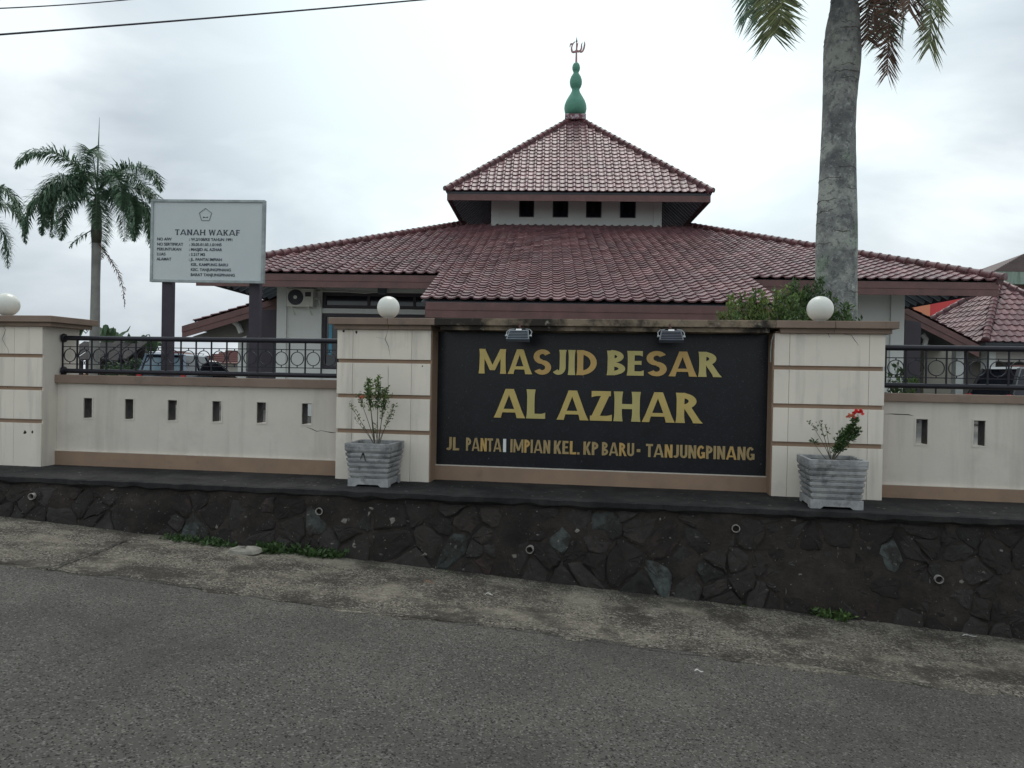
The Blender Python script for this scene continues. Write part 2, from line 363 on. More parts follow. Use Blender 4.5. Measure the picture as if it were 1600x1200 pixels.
for i, s in enumerate(S):
    e0 = -.775+.03*mnoise.noise(Vector((s*1.7, 0, 0)))+.035*mnoise.noise(Vector((s*6, 5, 0)))+rn.uniform(-.006, .006)
    for (o_, z) in ((e0+.05, LEDGE-.095+.03*mnoise.noise(Vector((s*4, 0, 7)))), (e0-.004, LEDGE-.06+.02*mnoise.noise(Vector((s*5, 0, 9)))), (e0-.006, LEDGE-.012+.008*mnoise.noise(Vector((s*8, 1, 9)))), (e0+.018, LEDGE-.002+rn.uniform(-.003, .003)), (-.4, LEDGE+rn.uniform(-.002, .002)), (0.6, LEDGE+.003)):
        mb.v.append((s, o_, z))
    if i:
        a = (i-1)*6; b = i*6
        for k in range(5): mb.f.append((a+k, b+k, b+k+1, a+k+1))
mb.build('ledge', m_ledge, RW, WF)
# voronoi stones
def clip(poly, nx, ny, c):
    out = []
    for i in range(len(poly)):
        a = poly[i]; b = poly[(i+1) % len(poly)]; da = a[0]*nx+a[1]*ny-c; db = b[0]*nx+b[1]*ny-c
        if da <= 0: out.append(a)
        if da*db < 0: t = da/(da-db); out.append((a[0]+(b[0]-a[0])*t, a[1]+(b[1]-a[1])*t))
    return out
pts = []; rn = random.Random(21); s = -8.2
while s < 8.6:
    zb = wz(s, -.9); h = LEDGE-.08-zb; rows = max(3, round(h/.17))
    off_ = rn.uniform(-.05, .05)
    for k in range(rows):
        if rn.random() < .86: pts.append((s+(k % 2)*.12+rn.uniform(-.12, .12), zb+h*(k+.5)/rows+rn.uniform(-.085, .085)+off_*.5))
    s += rn.choice((.19, .25, .33))
special = {}
for (px, py, mi) in ((700, 852, 2), (557, 800, 2), (960, 812, 2), (880, 838, 2), (1050, 850, 3), (1400, 900, 2), (1030, 912, 2), (395, 785, 3), (1100, 915, 2), (495, 782, 2), (1258, 945, 1), (660, 800, 0), (300, 828, 2), (1250, 870, 2)):
    q = wl(px, py, -.85); special[min(range(len(pts)), key=lambda i: (pts[i][0]-q[0])**2+(pts[i][1]-q[1])**2)] = mi
nst = 0
for i, (ax, az) in enumerate(pts):
    poly = [(ax-.34, az-.25), (ax+.34, az-.25), (ax+.34, az+.25), (ax-.34, az+.25)]
    for j, (bx, bz) in enumerate(pts):
        if i == j or abs(bx-ax) > .7: continue
        nx, nz = bx-ax, bz-az; poly = clip(poly, nx, nz, (nx*(ax+bx)+nz*(az+bz))/2)
        if len(poly) < 3: break
    if len(poly) < 3: continue
    poly = clip(poly, 0, 1, LEDGE-.1); poly = clip(poly, 0, -1, -(wz(ax, -.9)-.04))
    if len(poly) < 3: continue
    cx = sum(p[0] for p in poly)/len(poly); cz = sum(p[1] for p in poly)/len(poly)
    # subdivide the outline, pull it in for the joint and jitter it
    out = []
    for a, b in zip(poly, poly[1:]+poly[:1]):
        for t in (0, .33, .66):
            x_ = a[0]+(b[0]-a[0])*t; z_ = a[1]+(b[1]-a[1])*t; f = .93 if t else .87
            out.append((cx+(x_-cx)*f+rn.uniform(-.014, .014), cz+(z_-cz)*f+rn.uniform(-.014, .014)))
    n = len(out); pr = rn.uniform(-.012, .012); mb = MB(); vs = []
    ta, tb = rn.uniform(-.12, .12), rn.uniform(-.1, .1)
    for f, d in ((1.04, .05), (1.0, .004-pr), (.86, -.008-pr), (.5, -.012-pr)):
        for (x_, z_) in out:
            X = cx+(x_-cx)*f; Z = cz+(z_-cz)*f; vs.append((X, foff(Z, X)+.02+d+(X-cx)*ta+(Z-cz)*tb+rn.uniform(-.006, .006)*(f < 1), Z))
    vs.append((cx, foff(cz, cx)+.008-pr, cz))
    fs = [(r_*n+k, (r_*n+(k+1) % n), (r_+1)*n+(k+1) % n, (r_+1)*n+k) for r_ in range(3) for k in range(n)]+[(3*n+k, 3*n+(k+1) % n, 4*n) for k in range(n)]
    n0_ = len(RWV); RWV += [tuple(v) for v in vs]; RWF += [tuple(q+n0_ for q in f) for f in fs]
    mb.add(vs, fs); mi = special.get(i, 0 if rn.random() < .6 else (1 if rn.random() < .9 else 3))
    mb.build('stone', m_st[mi], RW, WF); nst += 1
from mathutils.bvhtree import BVHTree
bvh = BVHTree.FromPolygons(RWV, RWF)
fk = MB(); fk2 = MB(); rn = random.Random(44)
def flake(s, z, r_, m_):
    h = bvh.ray_cast(Vector((s, -2, z)), Vector((0, 1, 0)))
    if h[0] is None: return
    p, n_ = h[0], h[1]
    if n_.y > 0: n_ = -n_
    k = rn.randint(5, 8); vs = []; ex = rn.uniform(.5, 1.6)
    for i in range(k):
        a = 2*math.pi*i/k; q = r_*rn.uniform(.35, 1.25); x_ = s+q*math.cos(a)*ex; z_ = z+q*math.sin(a)/ex
        g = bvh.ray_cast(Vector((x_, -2, z_)), Vector((0, 1, 0)))
        if g[0] is None or abs(g[0].y-p.y) > .03: return
        vs.append((x_, g[0].y-.003, z_))
    m_.add([(p.x, p.y-.006, p.z)]+vs, [(0, i+1, (i+1) % k+1) for i in range(k)])
for _ in range(900):
    s = rn.uniform(-6.5, 5.5); zb = wz(s, -.9); z = rn.uniform(zb+.02, LEDGE-.1); big = rn.random()
    flake(s, z, rn.uniform(.002, .008) if big < .93 else rn.uniform(.008, .022), fk if rn.random() < .25 else fk2)
for (px, py, r_) in ((575, 797, .028), (537, 816, .04), (572, 805, .02), (610, 815, .03), (1010, 790, .03), (1335, 812, .022), (985, 800, .03), (812, 795, .04), (1120, 905, .04), (805, 870, .03)):
    q = wl(px, py, -.85); flake(q[0], q[1], r_, fk)
fk.build('plaster_flakes', mat('flake_pale', (.2,.19,.165), .95, (.13,.12,.105), 30), RW, WF, kind='stuff'); fk2.build('mortar_flecks', mat('flake_grey', (.1,.097,.09), .95, (.06,.058,.055), 30), RW, WF, kind='stuff')
lk = MB()
for _ in range(160):
    s = rn.uniform(-6.5, 5.5); o_ = rn.uniform(-.72, -.1); r_ = rn.uniform(.003, .009); ex = rn.uniform(1, 3); k = 5
    lk.add([(s+r_*ex*math.cos(a*1.257)*rn.uniform(.5, 1.2), o_+r_*math.sin(a*1.257), LEDGE+.0045) for a in range(k)], [tuple(range(k))])
lk.build('ledge_flecks', m_pale, RW, WF, kind='stuff')
for (px, py) in ((43, 777), (494, 801), (827, 860), (1152, 829), (1470, 907), (1700, 960)):
    s, z = wl(px, py, -.88); n = 16; ro, ri = .036, .031
    y0 = foff(z, s)-.03; y1 = foff(z, s)+.1; vs = []
    for (r_, y) in ((ro, y1), (ro, y0), (ri, y0), (ri, y0+.12)):
        for k in range(n): a = 2*math.pi*k/n; vs.append((s+r_*math.cos(a)*1.05, y, z+r_*math.sin(a)))
    fs = [(r_*n+k, r_*n+(k+1) % n, (r_+1)*n+(k+1) % n, (r_+1)*n+k) for r_ in range(3) for k in range(n)]
    p = MB().add(vs, fs).build('weep_pipe', m_pipe, RW, WF, smooth=False)
    MB().add([(s+ri*1.05*math.cos(2*math.pi*k/n), y0+.1, z+ri*math.sin(2*math.pi*k/n)) for k in range(n)], [tuple(range(n))]).build('pipe_mouth', m_hole, p, WF)

# ------------------------------------------------------------------ boundary wall: pillars, sign wall, low walls
def zz(px, py, off=0.): return wl(px, py, off)[1]
CAPT = EYE+.611
PD = .62                                          # pillar depth
gy = [(zz(600, 561.5), zz(600, 567.5)), (zz(600, 616.5), zz(600, 622.5)), (zz(600, 671.5), zz(600, 678))]
def pillar(s0, s1, label, lamp_s, returns, cracks, joints):
    T = thing('wall_pillar', WF @ Vector(((s0+s1)/2, PD/2, LEDGE)), label, 'pillar', 'banded pillars of the boundary wall', Matrix.Rotation(-WY, 4, 'Z'))
    MB().box(s0+.012, s1-.012, .022, PD, LEDGE-.02, CAPT-.1).build('pillar_core', m_brown, T, WF)
    bands = [(CAPT-.125, gy[0][0]), (gy[0][1], gy[1][0]), (gy[1][1], gy[2][0]), (gy[2][1], LEDGE-.01)]
    for (zt, zb) in bands:
        b = MB(); js = [s0]+[s0+j*(s1-s0) for j in joints]+[s1]
        for q in range(len(js)-1):
            a = js[q]+(.0015 if q else 0); c = js[q+1]-(.0015 if q < len(js)-2 else 0)
            b2 = MB().box(a, c, 0, .0215, zb, zt)
            b2.build('facing_panel', m_whiteB, T, WF, bevel=.003)
        if returns == 'right':   # plastered side face
            pass
    if returns == 'right':
        MB().box(s1-.0115, s1+.004, .023, PD, LEDGE-.015, CAPT-.1).build('plastered_side', m_white, T, WF)
    for cpts in cracks:
        ribbon(cpts, .006, lambda x, y: (x, -.0012, y), None, .006, cr_).build('wall_crack', m_crack, T, WF)
    return T
sA0, sA1 = -7.0, wl(65, 600)[0]
sB0, sB1 = wl(526, 600)[0], wl(672, 600)[0]
sC0, sC1 = wl(1209, 600)[0], wl(1382, 600)[0]
def W2(*pp): return [wl(a, b) for a, b in pp]
PA = pillar(sA0, sA1, 'white banded pillar at the left end of the slotted wall, cut by the photo edge', 0, 'right', [W2((2, 505), (8, 515), (4, 530), (12, 545), (14, 556))], (.72,))
PB = pillar(sB0, sB1, 'white banded pillar between the slotted wall and the left side of the black sign', 0, '', [W2((606, 513), (602, 530), (606, 541), (610, 560)), W2((588, 527), (601, 530)), W2((606, 570), (607, 612))], (.17, .8))
PC = pillar(sC0, sC1, 'white banded pillar right of the black sign, with two faint cracks under its cap', 0, '', [W2((1296, 513), (1293, 520), (1297, 528)), W2((1310, 520), (1330, 524), (1342, 540))], (.14, .86))
# chips in plaster
for T, lst in ((PB, ((537, 517, .012), (545, 514, .009), (557, 519, .014), (606, 514, .012), (660, 572, .008))), (PA, ((39, 676, .02), (51, 675, .014), (12, 605, .006))), (PC, ((1296, 517, .012), (1305, 515, .009)))):
    for (px, py, r_) in lst:
        s, z = wl(px, py); k = 7; po = [(s+r_*math.cos(a*2*math.pi/k)*cr_.uniform(.6, 1.3), z+r_*1.2*math.sin(a*2*math.pi/k)*cr_.uniform(.6, 1.3)) for a in range(k)]
        MB().add([(x, -.0011, y) for x, y in po], [tuple(range(k))]).build('plaster_chip', m_mortar, T, WF)
# caps
def cap(name, s0, s1, mt, T, o0=-.1, o1=PD+.1, splits=()):
    js = [s0]+list(splits)+[s1]
    for a, b in zip(js, js[1:]):
        MB().box(a+(.001 if a != s0 else 0), b-.001, o0, o1, CAPT-.075, CAPT).build(name, mt, T, WF, bevel=.006)
        MB().box(max(a, s0+.05)+.001, min(b, s1-.05)-.0015, o0+.05, o1-.05, CAPT-.124, CAPT-.0752).build('cap_moulding', mt, T, WF, bevel=.004)
cap('cap_slab', sA0-.1, sA1+.2, m_capb, PA)
cap('cap_slab', sB0-.07, wl(679, 500, -.1)[0], m_capb, PB, splits=(wl(605, 500, -.1)[0],))
cap('cap_slab', wl(1213, 505, -.1)[0], sC1+.1, m_capb, PC, splits=(wl(1306, 505, -.1)[0],))
for px, T in ((605, PB), (1306, PC), (1384, PC)):
    s = wl(px, 500, -.1)[0]
    ribbon([(s, CAPT-.002), (s+.004, CAPT-.07)], .008, lambda x, y: (x, -.1012, y), None, .003, cr_).build('wall_crack', m_crack, T, WF)
SW = thing('sign_wall', WF @ Vector(((sB1+sC0)/2, .4, LEDGE)), 'recessed wall holding the black name panel, with mould-stained cap and brown plinth', 'sign wall', rot=Matrix.Rotation(-WY, 4, 'Z'))
GO = .285
MB().box(sB1-.01, sC0+.01, GO+.02, PD-.05, LEDGE-.02, CAPT-.1).build('wall_core', m_brown, SW, WF)
cap('weathered_cap_slab', wl(679, 500, -.1)[0]+.001, wl(1213, 505, -.1)[0]-.001, m_capm, SW)
zp = zz(690, 727, GO-.03)
MB().box(sB1+.002, sC0-.002, GO-.05, GO+.019, LEDGE-.01, zp).build('plinth', m_brown, SW, WF, bevel=.004)
MB().box(sB1+.003, sC0-.003, GO-.048, GO-.004, zp+.0005, zp+.008).build('plinth_lip', m_white, SW, WF)
for s0_, s1_ in ((sB1-.0115, sB1+.012), (sC0-.012, sC0+.0115)):
    MB().box(s0_, s1_, .023, GO+.018, LEDGE-.01, CAPT-.125).build('side_trim', m_brown, SW, WF)
PN = MB().box(sB1+.0125, sC0-.0125, GO-.002, GO+.018, zp+.0085, CAPT-.1245).build('granite_panel', m_granite, SW, WF)
# ------------------------------------------------------------------ lettering
def glyph(ch, w_, h_, fl):
    """list of strips; each strip is a list of ((lx, ly), (rx, ry)). returns strips, advance width"""
    o = []
    def Sx(x0, y0, x1, y1, ww=None, f0=fl, f1=fl, n=10):
        ww = ww or w_; st = []
        for i in range(n+1):
            t = i/n; x_ = x0+(x1-x0)*t; y_ = y0+(y1-y0)*t
            k = 1+f0*max(0, 1-t*3.2)**2+f1*max(0, 1-(1-t)*3.2)**2
            st.append(((x_-ww*k/2, y_), (x_+ww*k/2, y_)))
        o.append(st)
    def Hx(x0, x1, y, hh=None, f1=fl, f0=0, n=8):
        hh = hh or h_; st = []
        for i in range(n+1):
            t = i/n; k = 1+f1*1.2*max(0, 1-(1-t)*3)**2+f0*1.2*max(0, 1-t*3)**2; x_ = x0+(x1-x0)*t
            lo_, hi_ = y-hh*k/2, y+hh*k/2
            if y < .2: lo_, hi_ = max(0, y-hh/2), y+hh*(k-.5)
            elif y > .8: lo_, hi_ = y-hh*(k-.5), min(1, y+hh/2)
            st.append(((x_, lo_), (x_, hi_)))
        o.append(st)
    def Cx(cx, cy, rx, ry, a0, a1, ww=None, hh=None, n=16):
        ww = ww or w_; hh = hh or h_; st = []
        for i in range(n+1):
            a = R(a0+(a1-a0)*i/n); c_, s_ = math.cos(a), math.sin(a)
            st.append(((cx+rx*c_, cy+ry*s_), (cx+(rx-ww)*c_, cy+(ry-hh)*s_)))
        o.append(st)
    W = w_; H = h_
    if ch == 'M':
        Sx(W*.55, 0, W*.62, 1, W*.85); Sx(1.12-W*.55, 0, 1.12-W*.62, 1, W*.85); Sx(W*.66, 1, .56, .14, W*.85, 0, 0); Sx(1.12-W*.66, 1, .56, .14, W*.85, 0, 0); a = 1.12
    elif ch == 'A': Sx(W*.55, 0, .46, 1, W*.8, fl, 0); Sx(.98-W*.55, 0, .52, 1, W*.95, fl, 0); Hx(.22, .74, .25, H*.72, 0); a = .98
    elif ch == 'S':
        ry = (.5+H/2)/2; Cx(.36, 1-ry+.01, .35, ry, 28, 270, W, H*1.05); Cx(.36, ry-.01, .35, ry, 90, -150, W, H*1.05); a = .72
    elif ch == 'J': Sx(.4, .3, .4, 1, W, 0, fl); Cx(.4+W/2-.28, .3, .28, .3, 0, -140); a = .4+W/2+.04
    elif ch == 'I': Sx(W*.65, 0, W*.65, 1); a = W*1.3
    elif ch == 'D': Sx(W*.6, 0, W*.6, 1); Cx(W*.6, .5, .78-W*.6, .5, -90, 90); a = .8
    elif ch == 'B':
        Sx(W*.6, 0, W*.6, 1); Cx(W*.6, .76, .56-W*.6+.02, .24+H*.12, -90, 90, W*.95); Cx(W*.6, .26+.01, .62-W*.6+.02, .27, -90, 90, W*.98); a = .66
    elif ch == 'E': Sx(W*.6, 0, W*.6, 1); Hx(W*.6, .58, H/2); Hx(W*.6, .54, 1-H/2); Hx(W*.6, .5, .52, H*.85, fl*.5); a = .62
    elif ch == 'F': Sx(W*.6, 0, W*.6, 1); Hx(W*.6, .54, 1-H/2); Hx(W*.6, .5, .5, H*.85, fl*.5); a = .58
    elif ch == 'L': Sx(W*.6, 0, W*.6, 1); Hx(W*.6, .58, H/2); a = .6
    elif ch == 'R': Sx(W*.6, 0, W*.6, 1); Cx(W*.6, .72, .6-W*.6, .28, -90, 90); Sx(.72-W*.3, 0, .34, .52, W*1.02, fl, 0); a = .76
    elif ch == 'P': Sx(W*.6, 0, W*.6, 1); Cx(W*.6, .7, .6-W*.6, .3, -90, 90); a = .62
    elif ch == 'Z': Hx(.64, .06, 1-H/2); Hx(.02, .68, H/2); Sx(W*.62, .03, .66-W*.62, .97, W*1.1, 0, 0); a = .7
    elif ch == 'H': Sx(W*.6, 0, W*.6, 1); Sx(.8-W*.6, 0, .8-W*.6, 1); Hx(W*.6, .8-W*.6, .5, H, 0); a = .8
    elif ch == 'N': Sx(W*.6, 0, W*.6, 1); Sx(.76-W*.6, 0, .76-W*.6, 1); Sx(.76-W*.7, 0, W*.7, 1, W*1.0, 0, 0); a = .76
    elif ch == 'T': Sx(.32, 0, .32, 1, W, fl, 0); Hx(0.3, .64, 1-H/2); Hx(.34, 0, 1-H/2); a = .64
    elif ch == 'K': Sx(W*.6, 0, W*.6, 1); Sx(.7-W*.5, 0, .3, .58, W*1.05, fl, 0); Sx(W, .35, .68-W*.5, 1, W*.95, 0, fl); a = .72
    elif ch == 'U': Sx(W*.6, .3, W*.6, 1, W, 0, fl); Sx(.72-W*.6, .3, .72-W*.6, 1, W, 0, fl); Cx(.36, .3, .36-W*.1, .3, 180, 360); a = .72
    elif ch == 'G': Cx(.37, .5, .36, .5, 40, 320); Sx(.73-W*.5, .06, .73-W*.5, .45, W, 0, 0); Hx(.4, .73, .42, H*.9, 0); a = .76
    elif ch == 'W': Sx(.26, 0, .08, 1, W*.95, 0, fl); Sx(.26, 0, .5, 1, W*.6, 0, 0); Sx(.74, 0, .5, 1, W*.95, 0, 0); Sx(.74, 0, .94, 1, W*.6, 0, fl); a = 1.02
    elif ch == '.': Sx(W*.6, 0, W*.6, H, W, 0, 0); a = W*1.2
    elif ch == '-': Hx(.02, .2, .45, H*1.1, 0); a = .22
    elif ch == "'": a = .1
    else: a = .32
    return o, a
def word(txt, s0, s1, zb, zt, off, w_, h_, fl, mats, parent, frame, depth=.018, gap=.07, name='letter', slope=0.):
    """letters fitted between s0 and s1 on the plane y = off of 'frame'"""
    gl = [glyph(c, w_, h_, fl) for c in txt]; tot = sum(a for _, a in gl)+gap*(len(txt)-1); k = (s1-s0)/tot; H = zt-zb; x = s0
    for i, (st, a) in enumerate(gl):
        if txt[i] != ' ':
            mb = MB()
            for q, strip in enumerate(st):
                dd = depth+q*.0006; vs = []; n = len(strip)
                for (l_, r_) in strip:
                    for (px_, pz_) in (l_, r_): vs.append((x+px_*k, off-dd, zb+pz_*H+slope*(x-s0)))
                    for (px_, pz_) in (l_, r_): vs.append((x+px_*k, off, zb+pz_*H+slope*(x-s0)))
                fs = []
                for j in range(n-1):
                    A = 4*j; B = 4*(j+1); fs += [(A, A+1, B+1, B), (A, B, B+2, A+2), (A+1, A+3, B+3, B+1)]
                fs += [(0, 2, 3, 1), (4*n-4, 4*n-3, 4*n-1, 4*n-2)]
                mb.add(vs, fs)
            mi = mats[i % len(mats)] if not callable(mats) else mats(i)
            mb.build(name, mi, parent, frame)
        x += (a+gap)*k
LO = GO-.0035
ga, gb, gc, gd = m_gold
def fit(px0, py0, px1, py1):        # baseline left / right pixels -> s0, s1, zb
    a = wl(px0, py0, LO); b = wl(px1, py1, LO); return a[0], b[0], (a[1]+b[1])/2
s0, s1, zb = fit(748, 584, 933, 586); zt = (zz(748, 545, LO)+zz(933, 547.5, LO))/2
word('MASJID', s0, s1, zb, zt, LO, .235, .175, .24, [ga, ga, gc, gb, gb, gc], PN, WF, gap=.04)
s0, s1, zb = fit(948, 586.5, 1126, 589); zt = (zz(948, 548, LO)+zz(1126, 550, LO))/2
word('BESAR', s0, s1, zb, zt, LO, .235, .175, .24, [gb, gb, gc, gc, gb], PN, WF, gap=.04)
s0, s1, zb = fit(771, 652, 853, 654.5); zt = (zz(771, 607, LO)+zz(853, 609, LO))/2
word('AL', s0, s1, zb, zt, LO, .225, .165, .24, [ga, gb], PN, WF, gap=.04)
s0, s1, zb = fit(869, 655, 1096, 662); zt = (zz(869, 609.5, LO)+zz(1096, 614.5, LO))/2
word('AZHAR', s0, s1, zb, zt, LO, .225, .165, .24, [ga, ga, gb, ga, ga], PN, WF, gap=.03)
for txt, a, b, yb in (('JL', 697, 718, 703), ('PANTA', 728, 784, 704.5), ('I', 785.5, 791.5, 705.5), ('IMPIAN', 797, 860, 707), ('KEL.', 865, 906, 709), ('KP', 911, 935, 711), ('BARU', 940, 991, 712.5), ('-', 994, 1001, 713), ('TANJUNGPINANG', 1009, 1179, 716.5)):
    ybl = 703+(a-697)*.034; ybr = 703+(b-697)*.034
    s0, s1, zb = fit(a, ybl, b, ybr); zt = (zz(a, ybl-20.5, LO)+zz(b, ybr-20.5, LO))/2
    if txt == '-': word(txt, s0, s1, zb, zt, LO, .2, .2, 0, [gd], PN, WF, gap=.06, depth=.012)
    elif (txt, a) == ('I', 785.5): word(txt, s0, s1, zb, zt, LO, .23, .19, 0, [m_lwhite], PN, WF, depth=.014)
    else: word(txt, s0, s1, zb, zt, LO, .23, .165, 0, lambda i: (gd, gd, gc, gd)[i % 4], PN, WF, gap=.035, depth=.012)

# low slotted walls
def slotted(name, s0, s1, o0, o1, zb, zt, holes, mt, parent):
    mb = MB(); hs = sorted(holes); za = min(h[2] for h in hs); zb_ = max(h[3] for h in hs)
    xs_ = [s0]+[v for h in hs for v in (h[0], h[1])]+[s1]
    za, zc = hs[0][2], hs[0][3]
    for o_, fl_ in ((o0, 0), (o1, 1)):
        for (a, b) in ((zb, za), (zc, zt)):
            for x0, x1 in zip(xs_, xs_[1:]):
                q = [(x0, o_, a), (x1, o_, a), (x1, o_, b), (x0, o_, b)]; mb.add(q, [(3, 2, 1, 0) if fl_ else (0, 1, 2, 3)])
        for i in range(0, len(xs_)-1, 2):
            q = [(xs_[i], o_, za), (xs_[i+1], o_, za), (xs_[i+1], o_, zc), (xs_[i], o_, zc)]; mb.add(q, [(3, 2, 1, 0) if fl_ else (0, 1, 2, 3)])
    for h in hs:
        mb.add([(h[0], o0, za), (h[1], o0, za), (h[1], o0, zc), (h[0], o0, zc), (h[0], o1, za), (h[1], o1, za), (h[1], o1, zc), (h[0], o1, zc)],
               [(0, 4, 5, 1), (2, 6, 7, 3), (0, 3, 7, 4), (1, 5, 6, 2)])
        t_ = .006; MB().box(h[0]+.0005, h[0]+t_, o0+.008, o1-.002, za+.001, zc-.001).box(h[1]-t_, h[1]-.0005, o0+.008, o1-.002, za+.001, zc-.001).box(h[0]+t_+.0003, h[1]-t_-.0003, o0+.008, o1-.002, zc-t_, zc-.001).build('slot_reveal_shade', m_reveal_shade, parent, WF)  # thin linings over the jambs, coloured dark for the shade inside the slot
    return mb.build(name, mt, parent, WF)
LWO = .25; LWT = .15
def low_wall(s0, s1, px_mid, captop, capbot, plinth_top, holes, label, crk):
    T = thing('low_wall', WF @ Vector(((s0+s1)/2, LWO+LWT/2, LEDGE)), label, 'wall', rot=Matrix.Rotation(-WY, 4, 'Z'))
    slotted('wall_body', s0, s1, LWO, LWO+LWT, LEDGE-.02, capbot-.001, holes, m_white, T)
    for h in holes:      # plaster frame round each slot
        a, b, c, d = h; o0, o1 = LWO-.006, LWO-.0005; f_ = .014; mb = MB()
        mb.box(a-f_, b+f_, o0, o1, c-f_, c-.001).box(a-f_, b+f_, o0, o1, d+.001, d+f_).box(a-f_, a-.001, o0, o1, c-.001, d+.001).box(b+.001, b+f_, o0, o1, c-.001, d+.001)
        mb.build('slot_frame', m_white, T, WF)
    MB().box(s0, s1, LWO-.05, LWO+LWT+.05, capbot, captop).build('wall_cap', m_capb, T, WF, bevel=.006)
    MB().box(s0, s1, LWO-.03, LWO-.0005, LEDGE-.015, plinth_top).build('plinth', m_brown, T, WF, bevel=.003)
    MB().box(s0, s1, LWO-.0295, LWO-.0006, plinth_top+.0005, plinth_top+.006).build('plinth_lip', m_white, T, WF)
    for c_ in crk: ribbon(c_, .008, lambda x, y: (x, LWO-.0012, y), None, .008, cr_).build('wall_crack', m_crack, T, WF)
    return T
ct = zz(400, 591.5, LWO-.05); cb = zz(400, 605, LWO-.05); pt = zz(300, 712, LWO-.03)
hz0 = zz(338, 659, LWO); hz1 = zz(338, 627, LWO)
def holesX(lst, z0, z1): return [(wl(a, 640, LWO)[0], wl(b, 640, LWO)[0], z0, z1) for a, b in lst]
HL = holesX([(131, 144), (195.5, 208.5), (262.5, 276.5), (332, 346), (401.5, 415.5), (472, 487)], hz0, hz1)
LWL = low_wall(sA1+.005, sB0+.01, 300, ct, cb, pt, HL, 'long low cream wall with six narrow slots and a brown cap, left of the sign', [[wl(480, 667, LWO), wl(495, 673, LWO), wl(526, 676, LWO)]])
ct2 = zz(1500, 616.5, LWO-.05); cb2 = zz(1500, 629.5, LWO-.05); pt2 = zz(1500, 762, LWO-.03)
hz0r = zz(1440, 694, LWO); hz1r = zz(1440, 655, LWO)
HRr = holesX([(1432, 1450), (1522, 1540)], hz0r, hz1r)
sp_ = HRr[1][0]-HRr[0][0]; HRr += [(HRr[1][0]+k*sp_, HRr[1][1]+k*sp_, hz0r, hz1r) for k in (1, 2, 3, 4)]
LWR = low_wall(sC1-.01, sC1+5.2, 1500, ct2, cb2, pt2, HRr, 'low cream wall with slots and brown cap, right of the sign and running out of frame', [[wl(1382, 648, LWO), wl(1400, 646, LWO), wl(1428, 650, LWO)]])

# railings
def railing(s0, s1, zt, zb, step, first, label):
    T = thing('railing', WF @ Vector(((s0+s1)/2, LWO+LWT/2, zb)), label, 'railing', 'black railings on the low walls', Matrix.Rotation(-WY, 4, 'Z'))
    y = LWO+LWT/2; F = WF; rt = .03
    MB().tube([(s0, y, zt), (s1, y, zt)], rt, 12).build('top_rail', m_iron, T, F, smooth='auto')
    MB().tube([(s0, y, zb), (s1, y, zb)], rt*.93, 12).build('bottom_rail', m_iron, T, F, smooth='auto')
    H = zt-zb; tz, bz = zt-.105, zb+.085
    for z in (tz, bz): MB().box(s0, s1, y-.006, y+.006, z-.005, z+.005).build('thin_rail', m_iron, T, F)
    r_ = (step*.5)*.84; zc = (tz+bz)/2
    ring = MB(); n = 24; vs = []; fs = []
    for k in range(n):
        a = 2*math.pi*k/n
        for (rr, yy) in ((r_, -.005), (r_, .005), (r_-.009, .005), (r_-.009, -.005)): vs.append((rr*math.cos(a), yy, rr*math.sin(a)))
    for k in range(n):
        for q in range(4): fs.append((k*4+q, k*4+(q+1) % 4, ((k+1) % n)*4+(q+1) % 4, ((k+1) % n)*4+q))
    ring.add(vs, fs); rme = ring.mesh('ring', m_iron)
    bme = MB().box(-.0075, .0075, -.0075, .0075, -H/2+.02, H/2-.02).mesh('baluster', m_iron)
    sme = MB().box(-.0045, .0045, -.0045, .0045, 0, 1).mesh('stub', m_iron)
    s = first
    while s < s1-.02:
        link_mesh('baluster', bme, T, F @ Matrix.Translation((s, y, (zt+zb)/2)))
        c = s+step/2
        if c+r_ < s1+.03:
            link_mesh('ring', rme, T, F @ Matrix.Translation((c, y, zc)))
            link_mesh('ring_stub', sme, T, F @ Matrix.Translation((c, y, zc+r_-.002)) @ Matrix.Diagonal((1, 1, tz-zc-r_, 1)))
            link_mesh('ring_stub', sme, T, F @ Matrix.Translation((c, y, bz)) @ Matrix.Diagonal((1, 1, zc-r_-bz+.002, 1)))
        s += step
    # feet down to the cap
    s = first+step*2.5
    while s < s1:
        MB().box(s-.006, s+.006, y-.006, y+.006, (ct if s1 < 0 else ct2)+.0005, zb-.02).build('rail_foot', m_iron, T, F); s += step*9
    return T
RO = LWO+LWT/2
stp = (wl(511, 560, RO)[0]-wl(118, 560, RO)[0])/16.9
f0 = wl(98, 560, RO)[0]
RL = railing(sA1+.02, sB0+.012, zz(300, 530.5, RO), zz(300, 583, RO), .1975, f0, 'black iron railing with a row of rings, on the wall left of the sign')
for z in (zz(300, 530.5, RO), zz(300, 583, RO)):
    MB().lathe([(.055, 0), (.055, .01), (.05, .022), (.03, .03)], n=14).xf(Matrix.Translation((sA1+.022, RO, z)) @ Matrix.Rotation(R(90), 4, 'Y')).build('end_flange', m_iron, RL, WF, smooth='auto')
RR = railing(sC1-.02, sC1+5.2, zz(1500, 544.5, RO), zz(1500, 604, RO), .1975, wl(1381, 560, RO)[0]+.02, 'black iron railing with a row of rings, on the wall right of the sign')

